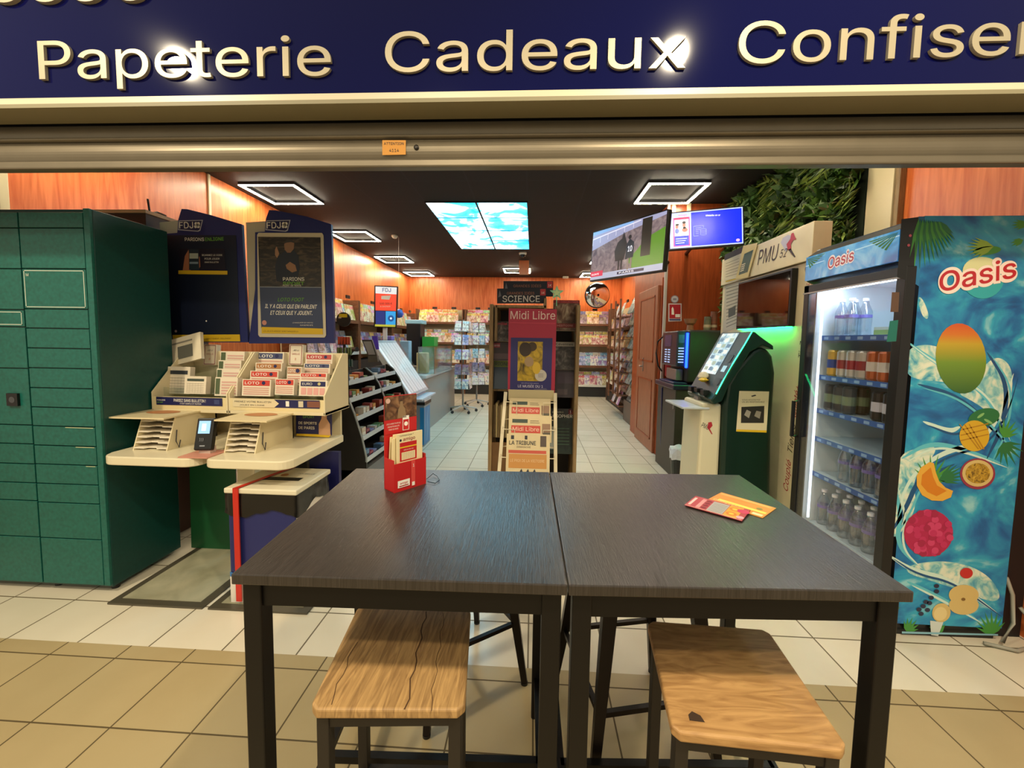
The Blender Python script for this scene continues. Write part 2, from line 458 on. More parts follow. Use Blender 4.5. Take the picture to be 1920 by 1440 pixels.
# ------------------------------------------------------------------ shop sign and rolling shutter
SY = 1.5
sg = thing('shop_sign', 'wide navy fascia sign with raised cream words above the shop front', 'sign', (0, SY, 2.25))
SIGN = C('#050940', .07, spec=.16)
b = B(); b.box(-4, SY, 2.247, 4, SY+.1, 3.5, SIGN); b.build('sign_board', sg)
b = B(); b.box(-4, SY-.012, 2.226, 4, SY+.02, 2.247, C('#d8cbb0', .35)); b.box(-4, SY-.012, 2.212, 4, 1.6, 2.226, C('#8c8468', .55, var=.06, scale=5)); b.build('sign_trim', sg)
LET = C('#b3a88e', .4, .25)
def word(s, p0, p1, h, lab=None):
    F = FY(0, SY-.006, 0); a = loc2(F, *p0); c = loc2(F, *p1)
    tot = textgeo(s)[2]; W = c[0]-a[0]; k = W/tot; rot = math.atan2(c[1]-a[1], W)
    for i, ch in enumerate(s):
        if ch == ' ': continue
        x = textgeo(s[:i+1])[2]-textgeo(ch)[2]
        bb = B(F); bb.text(ch, a[0]+x*k, a[1]+x*k*math.tan(rot), h, LET, 0, w=textgeo(ch)[2]*k, ext=.02)
        bb.build('letter', sg)
word('Papeterie', (77, 150), (622, 143), .135)
word('Cadeaux', (723, 137), (1284, 129), .135)
word('Confiserie', (1382, 121), (2068, 98), .135)
word('Presse', (-160, 9), (282, 3), .2)

sh = thing('rolling_shutter', 'raised ribbed metal rolling shutter under the navy sign', 'shutter', (0, 1.6, 2.03))
SHM = C('#7c7260', .42, .55, var=.12, scale=9)
pr = []
def slat(z0, z1, y, bulge, n=8):
    return [(y-bulge*math.sin(math.pi*i/n), z1+(z0-z1)*i/n) for i in range(n+1)]
def slatmesh(z0, z1, y, bulge):
    p = slat(z0, z1, y, bulge); q = p+[(y+.02, z0), (y+.02, z1)]
    b = B(fr((-4, 0, 0), (0, 1, 0), (0, 0, 1))); b.prism([(a, c) for a, c in q], 0, 8, SHM); return b
b = slatmesh(2.165, 2.212, 1.62, .004); b.build('slat', sh)
b = slatmesh(2.140, 2.163, 1.612, .016); b.build('slat', sh, smooth=False)
b = slatmesh(2.062, 2.138, 1.605, .012); b.build('slat', sh)
b = B(); b.box(-4, 1.585, 2.030, 4, 1.63, 2.06, SHM); b.build('bottom_bar', sh, bevel=.006)
bx = B(FY(0, 1.592, 0)); bx.ppoly([(717, 291), (717, 263), (761, 263), (761, 290)], C('#c8871e', .5))
bx.ptext('ATTENTION', (720, 272), (757, 272), INK, .002); bx.ptext('4114', (730, 285), (748, 285), INK, .002)
bx.build('sticker', sh)
b = B(FY(0, 1.594, 0)); c = b.P(781, 277); b.M = FY(c[0], 1.594, c[1]); b.lathe([(.010, 0), (.010, .004), (.005, .007)], C('#2a2622', .4, .6)); b.build('bolt', sh)

# ------------------------------------------------------------------ ceiling lights, sky panels, ceiling fittings
def light(x, y, lab):
    t = thing('ceiling_light', lab, 'ceiling light', (x, y, CZ), 'square outline LED ceiling lights')
    o, i = .3, .268
    for nm, m_, a, c, z0, z1 in (('light_strip', LEDM, .002, -.002, CZ-.034, CZ-.028), ('frame', C('#2a2a2e', .5), 0, 0, CZ-.028, CZ)):
        p, q = o-a, i-c; b = B()
        b.box(x-p, y-p, z0, x+p, y-q, z1, m_); b.box(x-p, y+q, z0, x+p, y+p, z1, m_)
        b.box(x-p, y-q, z0, x-q, y+q, z1, m_); b.box(x+q, y-q, z0, x+p, y+q, z1, m_)
        b.build(nm, t)
light(-2.793, 4.463, 'square outline LED ceiling light over the blue posters, nearest on the left')
light(-2.793, 6.263, 'square outline LED ceiling light, second from the front along the left wall')
light(-2.793, 8.063, 'square outline LED ceiling light, third from the front along the left wall')
light(-2.793, 9.80, 'square outline LED ceiling light in the far left corner, the last of the left row')
light(1.407, 6.263, 'square LED ceiling light of the right row, behind the large horse screen')
light(1.407, 8.063, 'square LED ceiling light of the right row, far behind the large horse screen')
light(-2.793, 2.663, 'square LED ceiling light of the left row, just inside behind the raised shutter')
light(1.407, 2.663, 'square LED ceiling light of the right row, just inside behind the raised shutter')
light(-.393, 9.25, 'square outline LED ceiling light on its own behind the cloud panels, above the centre stand')
light(1.407, 4.463, 'large bright square LED ceiling light above the two hanging screens')
light(1.407, 9.80, 'small far square LED ceiling light above the round mirror')
m, nt, bs = new_mat('backlit_cloud_print')
g = N(nt, 'ShaderNodeNewGeometry'); mp = N(nt, 'ShaderNodeMapping'); mp.inputs['Scale'].default_value = (1.4, 1.0, 1)
nt.links.new(g.outputs['Position'], mp.inputs[0])
no = N(nt, 'ShaderNodeTexNoise'); no.inputs['Scale'].default_value = 1.7; no.inputs['Detail'].default_value = 6; no.inputs['Distortion'].default_value = 1.1
nt.links.new(mp.outputs[0], no.inputs['Vector'])
rp = N(nt, 'ShaderNodeValToRGB'); rp.color_ramp.elements[0].position = .34; rp.color_ramp.elements[0].color = lin('#0a6ca8')
rp.color_ramp.elements[1].position = .59; rp.color_ramp.elements[1].color = lin('#c4f4ff')
e = rp.color_ramp.elements.new(.46); e.color = lin('#2fb4dc')
nt.links.new(no.outputs[0], rp.inputs[0]); nt.links.new(rp.outputs[0], bs.inputs['Emission Color']); bs.inputs['Emission Strength'].default_value = 7.0
nt.links.new(rp.outputs[0], bs.inputs['Base Color'])
SKYM = m
rows = ('nearest', 'second', 'third', 'farthest')
for i in range(2):
    for j in range(4):
        x, y = -1.293+.6*i, 4.763+.6*j
        t = thing('sky_panel', 'backlit cloud-print ceiling panel, %s row, %s column' % (rows[j], ('left', 'right')[i]), 'ceiling light', (x+.3, y+.3, CZ), 'backlit cloud ceiling panels')
        B().box(x+.012, y+.012, CZ-.010, x+.588, y+.588, CZ-.004, SKYM).build('light_panel', t)
        b = B()
        for q in ((x, y, x+.6, y+.012), (x, y+.588, x+.6, y+.6), (x, y+.012, x+.012, y+.588), (x+.588, y+.012, x+.6, y+.588)):
            b.box(q[0], q[1], CZ-.014, q[2], q[3], CZ, DARK)
        b.build('frame', t)
t = thing('dome_camera', 'white dome camera on the ceiling behind the cloud panels', 'camera', (-.22, 7.45, CZ))
B().lathe([(.07, 0), (.07, -.03), (.06, -.045)], WHITE, (-.22, 7.45, CZ), 20).build('base', t, smooth=True)
B().lathe([(.05, -.045), (.045, -.075), (.025, -.095), (.004, -.1)], C('#15161a', .1), (-.22, 7.45, CZ), 20).build('dome', t, smooth=True)
o = B().lathe([(.05, 0), (.05, -.02), (.03, -.045), (.02, -.05)], WHITE, (-2.174, 6.285, CZ), 18).build('smoke_detector', smooth=True)
tag(recentre(o, (-2.174, 6.285, CZ)), 'small white smoke detector on the black ceiling near the second left light', 'smoke detector')
p = Z_(1060, 519, CZ)
o = B().box(p.x-.07, p.y-.1, CZ-.045, p.x+.07, p.y+.04, CZ, WHITE).build('ceiling_sensor', bevel=.006)
tag(recentre(o, (p.x, p.y, CZ)), 'small white sensor box on the ceiling near the back wall', 'sensor')
# orange card hanging under the centre light
p = Y_(983, 520, 8.2)
o = B(FY(p.x, 8.2, 0)).box(-.11, 2.68, 0, .09, CZ-.001, .004, C('#e08a5a', .5)).build('hanging_card')
tag(recentre(o, (p.x, 8.2, CZ)), 'plain orange card hanging from the ceiling under the centre light', 'card')

# ------------------------------------------------------------------ green parcel locker (left)
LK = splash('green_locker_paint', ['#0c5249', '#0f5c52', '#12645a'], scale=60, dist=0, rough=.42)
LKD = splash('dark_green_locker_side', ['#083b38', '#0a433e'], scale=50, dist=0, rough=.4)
lk = thing('parcel_locker', 'tall green metal parcel locker with two columns of doors', 'locker', (-2.7, 1.94, 0))
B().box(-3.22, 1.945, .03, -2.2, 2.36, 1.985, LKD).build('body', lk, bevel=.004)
FL = FY(0, 1.945, 0)
def zof(px, py): return loc2(FL, px, py)[1]
def door_row(x0, x1, ys, px):
    for (ya, yb) in zip(ys[:-1], ys[1:]):
        za, zb = zof(px, ya), zof(px, yb)
        yield x0, x1, zb, za
ys = [399, 429, 505, 580, 616, 653, 690, 727, 763, 798, 834, 869, 905, 940, 1006, 1101]
for k, (x0, x1, z0, z1) in enumerate(door_row(-2.572, -2.232, ys, 110)):
    z0 = max(z0, .045)
    o = B().box(x0+.002, 1.928, z0+.0025, x1-.002, 1.945, z1-.0025, LK).build('locker_door', lk, bevel=.0015, seg=1)
    if k == 2:
        b = B(FY(0, 1.928, 0)); W2 = C('#b9c4b4', .5); zz0, zz1 = z0+.008, z1-.008; xa, xb = x0+.01, x1-.01
        for q in ((xa, zz0, xb, zz0+.004), (xa, zz1-.004, xb, zz1), (xa, zz0, xa+.004, zz1), (xb-.004, zz0, xb, zz1)): b.rect(*q, W2)
        b.text('M', xa+.012, zz1-.03, .014, W2, bold=.02)
        b.build('label', o)
    if k in (9, 10, 11):
        b = B(FY(0, 1.928, 0)); b.rect(x1-.06-.05*(11-k), z1-.006, x1-.008, z1-.003, C('#c8c79a', .3)); b.build('edge_highlight', o)  # pale strip paints the highlight along the door's top edge
ys = [399, 429, 505, 581, 613, 690, 795, 830, 867, 902, 935, 1002, 1097]
for k, (x0, x1, z0, z1) in enumerate(door_row(-2.915, -2.576, ys, 30)):
    z0 = max(z0, .045)
    o = B().box(x0+.002, 1.928, z0+.0025, x1-.002, 1.945, z1-.0025, LK).build('locker_door', lk, bevel=.0015, seg=1)
    if k == 3:
        b = B(FY(0, 1.928, 0)); xb = x1-.012
        for q in ((x0+.02, z0+.01, xb, z0+.014), (x0+.02, z1-.014, xb, z1-.01), (xb-.004, z0+.01, xb, z1-.01)): b.rect(*q, W2)
        b.build('label', o)
    if k == 5:
        b = B(FY(0, 1.928, 0)); b.box(-2.69, z0+.1, 0, -2.63, z0+.165, .012, BLACK); b.disc(-2.66, z0+.132, .016, C('#3a3a3e', .2), .0125); b.build('camera_window', o)
B().box(-2.232, 1.93, .045, -2.2, 1.945, 1.985, LK).build('edge_post', lk, bevel=.002)
for fx in (-3.15, -2.56, -2.235):
    B().cyl((fx, 1.99, 0), .018, .031, BLACK).build('foot', lk)
o = B().box(-2.78, 2.45, 0, -2.42, 2.9, 2.12, C('#4a3226', .6)).box(-2.80, 2.44, 2.12, -2.41, 2.91, 2.14, C('#c9a074', .5)).build('back_cabinet')
tag(recentre(o, (-2.6, 2.65, 0)), 'brown cabinet with pale top edge behind the green parcel locker', 'cabinet')
o = B().tube([(-2.50, 2.55, 2.24), (-2.49, 2.55, 2.15), (-2.47, 2.54, 2.146), (-2.45, 2.56, 2.16), (-2.43, 2.6, 2.15), (-2.47, 2.62, 2.147)], .006, BLACK).build('black_cable')
tag(recentre(o, (-2.49, 2.55, 2.14)), 'loose black cable on top of the brown cabinet behind the green locker', 'cable')

# ------------------------------------------------------------------ lottery writing station (left)
st = thing('lottery_stand', 'cream lottery writing stand with two shelves beside the green locker', 'writing stand', (-1.7, 2.2, 0))
for i, (x0, x1) in enumerate(((-2.16, -1.655), (-1.63, -1.18))):
    r = .07; n = 6
    pts = [(x0, 2.45), (x0, 1.87+r)] + [(x0+r-r*math.cos(a*math.pi/2/n), 1.87+r-r*math.sin(a*math.pi/2/n)) for a in range(n+1)]
    pts += [(x1-r+r*math.sin(a*math.pi/2/n), 1.87+r-r*math.cos(a*math.pi/2/n)) for a in range(n+1)] + [(x1, 2.45)]
    b = B(); b.prism(pts, .715, .76, C('#ddd3b4', .25)); b.build('shelf', st, bevel=.006)
B().box(-1.80, 2.34, 0, -1.69, 2.46, .715, CREAM).build('leg', st, bevel=.004)
B().box(-1.32, 2.3, 0, -1.14, 2.33, .69, NAVY).build('leg_panel', st)
B().box(-2.15, 2.452, .715, -1.2, 2.47, .925, CREAM).build('back_panel', st)
MATC = splash('worn_clear_base_plate', ['#8d8b72', '#a09d84', '#b0ab90'], scale=5, rough=.3)
EDG = C('#4a4538', .45)
for i, (x0, x1) in enumerate(((-2.13, -1.63), (-1.60, -1.09))):
    b = B(); b.box(x0, 1.85, 0, x1, 2.5, .010, EDG); b.box(x0+.04, 1.89, .010, x1-.04, 2.5, .012, MATC); b.build('base_plate', st)
# upper slip dispensers: long cream trays with stepped ends
def tray(x0, x1, strip):
    t = thing('slip_dispenser', strip[0], 'slip dispenser', ((x0+x1)/2, 2.3, .93))
    B().box(x0, 2.2, .925, x1, 2.5, .945, CREAM).build('base', t, bevel=.003)
    b = B(fr((x0, 0, 0), (0, 1, 0), (0, 0, 1))); side = [(2.2, .925), (2.5, .925), (2.5, 1.27), (2.42, 1.27), (2.2, 1.04)]
    b.prism(side, 0, .008, CREAM); b.build('end_panel', t)
    b = B(fr((x1-.008, 0, 0), (0, 1, 0), (0, 0, 1))); b.prism(side, 0, .008, CREAM); b.build('end_panel', t)
    B().box(x0, 2.49, .945, x1, 2.5, 1.27, CREAM).build('back', t)
    b = B(); b.box(x0+.008, 2.2, .945, x1-.008, 2.206, 1.015, C('#dccb9c', .3)); b.build('front_lip', t)
    b = B(FY(x0, 2.1985, .945)); W = x1-x0
    b.rect(.03, .022, W-.03, .068, NAVY); strip[1](b, W); b.build('printed_strip', t)
    for k in range(1, 4):
        B().box(x0+.008, 2.2+.07*k, .945, x1-.008, 2.203+.07*k, 1.0+.06*k, ACRYL).build('divider', t)
    return t
def s1(b, W):
    b.text('PARIEZ SANS BULLETIN !', W*.3, .042, .016, INKW, .002, w=W*.42, bold=.02)
    b.text("C'EST SIMPLE ET RAPIDE", W*.38, .028, .008, INKW, .002, w=W*.28)
    b.text('PARIONS', W*.08, .046, .008, INKW, .002); b.text('SPORT', W*.08, .032, .008, GREEN_L, .002)
    b.rect(W*.83, .032, W*.9, .058, C('#36406e', .5), .002)
def s2(b, W):
    b.poly([(W*.05, .022), (W*.48, .022), (W*.53, .045), (W*.48, .068), (W*.05, .068)], CREAM, .002)
    b.text('PRENEZ VOTRE BULLETIN', W*.07, .048, .009, INK, .003, w=W*.38); b.text('JOUEZ EN LIGNE', W*.12, .03, .007, INK, .003, w=W*.26)
    b.rect(W*.6, .03, W*.635, .06, INKW, .002); b.rect(W*.73, .028, W*.78, .062, C('#cabfa4', .5), .002); b.rect(W*.82, .028, W*.95, .062, C('#7a4a3a', .5), .002)
tray(-2.19, -1.735, ('long cream slip dispenser tray with navy strip, the left of two', s1))
tray(-1.73, -1.165, ('shorter cream slip dispenser tray with arrow strip, the right of two', s2))
# slips standing in the trays
def slip(px0, py0, px1, py1, y, head, lab, grp=None, body='#ded2bc', style=0):
    F = FY(0, y, 0); x0, z0 = loc2(F, px0, py0); x1, z1 = loc2(F, px1, py1)
    t = thing('betting_slips', lab, 'slips', ((x0+x1)/2, y, z0), grp)
    b = B(fr((x0, y, z0), (1, 0, 0), (0, .12, 1))); W = x1-x0; H = z1-z0
    b.box(0, 0, -.035, W, H, 0, C(body, .6)); b.build('paper_stack', t)
    b = B(fr((x0, y-.0005, z0), (1, 0, 0), (0, .12, 1)))
    hc = C(head, .5)
    if style == 0:
        b.rect(W*.04, H*.62, W*.96, H*.95, hc); b.text('LOTO', W*.1, H*.70, H*.16, INKW, .002, w=W*.5, bold=.02); b.disc(W*.75, H*.79, H*.11, NAVY, .002)
        for k in range(4): b.rect(W*.06, H*(.1+.12*k), W*.94, H*(.15+.12*k), C('#c98d80', .6))
    elif style == 1:
        b.rect(W*.03, H*.1, W*.22, H*.93, hc)
        for k in range(5): b.rect(W*.3, H*(.1+.15*k), W*.95, H*(.18+.15*k), C('#cfa398', .6))
    elif style == 2:
        b.rect(W*.12, H*.72, W*.9, H*.86, hc)
        for k in range(6):
            b.rect(W*.12, H*(.08+.1*k), W*.9, H*(.09+.1*k), C('#8f8a7c', .6)); b.rect(W*(.12+.13*k), H*.06, W*(.125+.13*k), H*.62, C('#a09a8a', .6))
    elif style == 3:
        b.rect(W*.06, H*.62, W*.94, H*.93, NAVY); b.text('EURO', W*.12, H*.70, H*.15, INKW, .002, w=W*.35); b.disc(W*.72, H*.78, H*.1, C('#b9b07a', .5), .002)
        for k in range(4): b.rect(W*(.08+.22*k), H*.08, W*(.26+.22*k), H*.52, C('#d59c94', .6))
    else:
        for q in ((.06,.03,.94,.06),(.06,.94,.94,.97),(.06,.03,.1,.97),(.9,.03,.94,.97)): b.rect(W*q[0], H*q[1], W*q[2], H*q[3], C('#8a3a3a', .5))
        b.text('JEU', W*.28, H*.68, H*.07, INK, w=W*.42); b.text('GRILLE', W*.22, H*.5, H*.07, C('#a03030', .5), w=W*.56); b.text('2', W*.44, H*.24, H*.1, C('#c05030', .5))
    b.build('printed_front', t)
    return t
G = 'betting slips standing in the dispensers'
# (px left,bottom, right,top, depth, colour, label, style)
SL = [
 (345, 738, 384, 706, 2.235, '#3f4a40', 'cream slip pack with small dark label, front of the left tray', 2),
 (402, 742, 443, 708, 2.235, '#4c5a3c', 'slip pack with green side stripe, front row of the left tray', 1),
 (405, 722, 447, 692, 2.305, '#4c5a3c', 'slip pack with green side stripe, second row of the left tray', 1),
 (408, 705, 450, 676, 2.375, '#4c5a3c', 'slip pack with green side stripe, third row of the left tray', 1),
 (412, 690, 456, 659, 2.445, '#4c5a3c', 'slip pack with green side stripe, back row of the left tray', 1),
 (310, 738, 352, 688, 2.305, '#30343a', 'tall gridded slip block with dark heading at the left tray end', 2),
 (453, 742, 506, 712, 2.235, '#c23a2c', 'red-headed lottery slips, front left of the right tray', 0),
 (468, 724, 520, 696, 2.305, '#c23a2c', 'red-headed lottery slips, second row of the right tray', 0),
 (478, 708, 527, 681, 2.375, '#a8703c', 'tan-headed lottery slips, third row of the right tray', 0),
 (480, 692, 530, 661, 2.445, '#3c4468', 'blue-headed lottery slips, back row of the right tray', 0),
 (515, 740, 550, 711, 2.235, '#c23a2c', 'narrow red slips in the middle front of the right tray', 0),
 (537, 722, 563, 688, 2.305, '#b08060', 'small brown slip pack behind the narrow red slips', 0),
 (560, 742, 612, 714, 2.235, '#16184e', 'navy-headed gridded slips, front right of the right tray', 3),
 (562, 718, 612, 700, 2.305, '#c23a2c', 'red slips in the second row, right end of the right tray', 0),
 (569, 702, 618, 682, 2.375, '#3c4468', 'blue-headed slips in the third row, right end of the right tray', 0),
 (572, 690, 622, 664, 2.445, '#b04440', 'pink-headed slips in the back row, right end of the right tray', 0)]
for q in SL: slip(*q[:6], q[6], G, style=q[7])
slip(381, 684, 403, 646, 2.465, '#ffffff', 'red-bordered rule card standing behind the left slips', style=4)
slip(541, 684, 566, 646, 2.465, '#ffffff', 'red-bordered rule card standing behind the right slips', style=4)
# open newspaper leaflets leaning at the left end
b = B(fr(Y_(318, 690, 2.40), (1, -.1, .25), (-.25, .25, 1))); b.box(0, 0, 0, .26, .17, .02, PAPER); b.rect(.09, .03, .20, .11, C('#6a6a60', .6), .021); b.rect(.03, .13, .2, .14, C('#8a8578', .6), .021)
o = b.build('leaflet'); tag(recentre(o, Y_(318, 690, 2.40)), 'cream printed leaflet with grey picture leaning at the left tray end', 'leaflet')
# paper organisers standing on the shelves
def organiser(x0, x1, xr0, xr1, y0, lab):
    t = thing('paper_organiser', lab, 'paper organiser', ((x0+x1)/2, y0, .76), 'cream paper organisers on the stand shelves')
    M_ = fr((x0, 0, 0), (0, 1, 0), (0, 0, 1))
    side = [(y0, .76), (y0+.34, .76), (y0+.34, .93), (y0+.06, .93)]
    for xx in (x0, x1-.006):
        b = B(fr((xx, 0, 0), (0, 1, 0), (0, 0, 1))); b.prism(side, 0, .006, CREAM); b.build('side_panel', t)
    B().box(x0, y0+.33, .76, x1, y0+.34, .93, CREAM).build('back_panel', t)
    for k in range(6):
        z = .768+.027*k; y = y0+.06*(z-.76)/.17
        b = B(); xa, xb, mid = x0+.006, x1-.006, (x0+x1)/2
        q = .035
        b.prism([(xa, y), (mid-q, y), (mid-q*.6, y+.02), (mid+q*.6, y+.02), (mid+q, y), (xb, y), (xb, y0+.33), (xa, y0+.33)], z, z+.006, C('#e2d8c4', .45)); b.build('tray', t)
    b = B(); b.box(xr0, y0-.02, .93, xr1, y0+.30, .938, C('#d9c9a0', .35)); b.disc((xr0+xr1)/2, y0+.14, .09, C('#b77a4e', .5), .939, ry=.05); b.build('top_board', t)
    b = B(); b.tube([(x1+.004, y0+.06, .86), (x1+.006, y0+.05, .80), (x1+.012, y0+.06, .765), (x1+.004, y0+.08, .80)], .0025, INK); b.build('pen_chain', t)
organiser(-2.10, -1.91, -2.21, -1.90, 1.99, 'cream six-slot paper organiser on the left shelf of the lottery stand')
organiser(-1.60, -1.43, -1.63, -1.35, 1.99, 'cream six-slot paper organiser on the right shelf of the lottery stand')
# small card reader on its pink stand
t = thing('ticket_scanner', 'small black scanner with lit screen on a pink stand', 'scanner', (-1.68, 1.95, .76))
b = B(); b.box(-1.75, 1.88, .761, -1.60, 2.02, .766, C('#c98a78', .4)); b.box(-1.70, 1.95, .766, -1.64, 1.99, .80, C('#bba79a', .4)); b.build('stand', t)
b = B(fr((-1.715, 1.93, .785), (1, .15, 0), (0, .28, 1))); b.box(0, 0, -.035, .085, .165, 0, BLACK); b.build('body', t, bevel=.008)
b = B(fr((-1.715, 1.929, .785), (1, .15, 0), (0, .28, 1))); b.rect(.014, .085, .07, .15, C('#7ea6cf', .3, emit=.9), .0015); b.rect(.03, .1, .05, .135, C('#dbe8f2', .3, emit=.9), .002); b.build('screen', t)
b = B(fr((-1.715, 1.929, .785), (1, .15, 0), (0, .28, 1))); b.text(')))', .026, .048, .014, C('#8a8f98', .5)); b.rect(.03, .02, .055, .026, C('#8a8f98', .5)); b.build('marking', t)
# blue advert plate at the right end of the stand
F = FY(0, 2.35, 0); b = B(F); b.pprism([(555, 815), (555, 770), (560, 767), (617, 768), (622, 773), (622, 816), (617, 819), (557, 816)], -.004, 0, NAVY)
b.pprism([(556, 817), (556, 813), (621, 815), (617, 820)], 0, .001, YELLOW)
b.ptext('PARIONS', (568, 777), (590, 777), INKW); b.ptext('SPORT', (568, 784), (590, 784), GREEN_L)
b.ptext('DE SPORTS', (560, 795), (594, 796), INKW, bold=.02); b.ptext('DE PARIS', (560, 804), (590, 805), INKW, bold=.02)
b.ppoly([(598, 815), (598, 795), (603, 785), (604, 775), (609, 770), (613, 776), (613, 785), (619, 795), (620, 816)], C('#c79a78', .6), .002)
o = b.build('advert_plate'); tag(recentre(o, Y_(588, 818, 2.35)), 'small navy sports betting plate with a figure, right end of the stand', 'sign')
# blue poster boards
def board(pts_white, pts_navy, name, lab, fy):
    F = FY(0, fy, 0); p = Y_(pts_navy[-1][0], pts_navy[-1][1], fy)
    t = thing(name, lab, 'poster board', (p.x, fy, p.z))
    B(FY(0, fy+.004, 0)).pprism(pts_white, -.008, 0, C('#c8bfa6', .45)).build('backing', t)
    B(F).pprism(pts_navy, -.003, .018, FDJBLUE).build('board', t)
    return t
def fdj(b, x, y):
    q = [(x, y), (x+2, y-18), (x+47, y-19), (x+42, y+1), (x+38, y+3)]
    b.ppoly(q, C('#b9b9c8', .4), .0015)
    q = [(x+1.5, y-1.5), (x+3.3, y-16.5), (x+45, y-17.5), (x+40.5, y-.5), (x+37, y+1.3)]
    b.ppoly(q, NAVY, .002)
    b.ptext('FDJ', (x+3, y-3), (x+29, y-3.5), INKW, .0025, bold=.02)
    for dx, dy in ((34, -12), (39, -12), (33.5, -6.5), (38.5, -6.5), (36.5, -9.5)):
        a = b.P(x+dx, y+dy); b.disc(a[0], a[1], .0095, INKW, .0028)
BY = 2.5
t = board([(299, 417), (340, 413), (340, 640), (313, 640)], [(315, 642), (319, 567), (312, 440), (337, 438), (339, 413), (345, 393.5), (356, 394), (400, 405), (457, 422), (464, 560), (469, 642)],
      'poster_board', 'navy lottery poster board next to the green locker, left of two', BY)
b = B(FY(0, BY-.019, 0)); fdj(b, 334, 431.5)
b.build('logo', t)
b = B(FY(0, BY-.019, 0)); b.ppoly([(313, 441), (443, 441), (450, 630), (320, 630)], C('#141b30', .35)); b.build('poster', t)
b = B(FY(0, BY-.0205, 0))
b.ptext('PARIONS', (347, 452), (383, 452), INKW, bold=.02); b.ptext('ENLIGNE', (385, 452), (420, 451), GREEN_L, bold=.02)
b.ppoly([(336, 507), (337, 466), (420, 466), (424, 508)], C('#1b1426', .4))
b.ppoly([(343, 507), (347, 480), (354, 468), (358, 507)], C('#a4684a', .5), .0015); b.ppoly([(371, 507), (371, 480), (375, 482), (376, 500)], C('#a4684a', .5), .0015)
b.ppoly([(355, 506), (355, 467), (373, 468), (374, 507)], C('#22303c', .4), .002); b.ppoly([(356, 485), (356, 475), (372, 475), (372, 485)], C('#a9b3a8', .4), .0022); b.ppoly([(356, 495), (356, 491), (372, 491), (372, 495)], C('#7f90a0', .4), .0022)
b.ptext('SCANNEZ LE CODE', (379, 480), (417, 480), INKW); b.ptext('POUR JOUER', (384, 487), (412, 487), INKW); b.ptext('SANS BULLETIN', (384, 493), (410, 493), INKW)
b.ppoly([(335, 514), (335, 507), (427, 508), (427, 515)], YELLOW, .0024)
b.build('print', t)
b = B(FY(0, BY-.0205, 0)); b.ppoly([(325, 641), (324, 628), (450, 627), (451, 640)], YELLOW, .0024); b.ptext('JOUER COMPORTE DES RISQUES : ENDETTEMENT, ISOLEMENT', (328, 637), (434, 636), C('#4a3c10', .6), .0028)
a = b.P(387, 602); b.disc(a[0], a[1], .005, INKW); a = b.P(330, 621); b.disc(a[0], a[1], .008, C('#c9a6a0', .5))
b.build('warning_strip', t)
t = board([(461, 417), (506, 414), (500, 520), (472, 642), (469, 641)], [(470, 644), (482, 543), (482, 437), (500, 436), (502, 412), (508, 395.5), (520, 396), (580, 408), (623.5, 422), (627, 520), (629, 643.5)],
      'poster_board', 'navy lottery poster board with framed man poster, right of two', BY)
b = B(FY(0, BY-.019, 0)); fdj(b, 498, 431.5); b.build('logo', t)
b = B(FY(0, BY-.019, 0)); b.pprism([(483, 441), (486, 437), (604, 437), (607, 441), (612, 629), (609, 633), (488, 632), (485, 628)], 0, .006, C('#cfc4a8', .4)); b.build('poster_frame', t, bevel=.002)
b = B(FY(0, BY-.0255, 0))
b.ppoly([(484, 444), (601, 445), (603, 539), (487, 538)], splash('dim_bar_photo', ['#1a1712', '#2d261c', '#5a4c38'], scale=14, rough=.4, sc=(1, 1, 3)))
b.ppoly([(487, 538), (603, 539), (606, 616), (490, 615)], C('#35405e', .4), .0012)
b.ppoly([(486, 537.4), (603, 538.4), (603, 539.6), (486, 538.6)], C('#98a0ac', .5), .0014)
for dd in range(3):
    b.ppoly([(488, 462+dd*22), (600, 463+dd*22), (600, 465+dd*22), (488, 464+dd*22)], C('#4a4030', .5), .0014)
b.ppoly([(519, 528), (516, 500), (520, 482), (531, 473), (540, 468), (552, 470), (560, 480), (562, 505), (556, 530)], C('#232a36', .6), .0016)
b.ppoly([(534, 468), (533, 458), (537, 452), (546, 451), (552, 456), (551, 467), (545, 474), (539, 474)], C('#8c6a52', .6), .0018)
b.ppoly([(533, 457), (537, 450), (547, 449), (553, 456), (546, 454), (538, 455)], C('#3a3634', .6), .002)
b.ppoly([(536, 497), (544, 491), (554, 497), (557, 508), (548, 511), (538, 504)], C('#9a7254', .6), .002)
b.ppoly([(516, 478), (516, 468), (519, 462), (522, 470), (524, 476), (520, 484)], C('#a07a5e', .6), .002)
b.ptext('PARIONS', (531, 526.5), (571, 526.5), INKW, .0022, bold=.02, h=.021); b.ptext('SPORT', (531, 534.2), (571, 534.6), GREEN_L, .0022, bold=.02, h=.019)
b.ptext('POINT DE VENTE', (531, 537), (565, 537), INKW, .0022)
b.ptext('LOTO FOOT', (521, 565), (571, 565), GREEN_L, .002, shear=.3, bold=.015)
b.ptext('IL Y A CEUX QUI EN PARLENT', (497, 577.5), (595, 579), INKW, .002, shear=.3, bold=.03, h=.024)
b.ptext('ET CEUX QUI Y JOUENT.', (507, 590), (586, 590.5), INKW, .002, shear=.3, bold=.03, h=.024)
b.ptext('LE FAN DE SPORT EST CHEZ FDJ', (549, 606), (587, 606), INKW, .002); b.ptext('SUR NOTRE SITE', (563, 611), (587, 611), INKW, .002)
a = b.P(496, 605); b.disc(a[0], a[1], .015, C('#c98a7a', .5), .002)
b.ppoly([(491, 625), (491, 613), (605, 616), (606, 627)], YELLOW, .0024); b.ptext('LES JEUX D ARGENT SONT DANGEREUX', (494, 622), (560, 623), C('#5a4a10', .6), .0028)
b.build('poster', t)
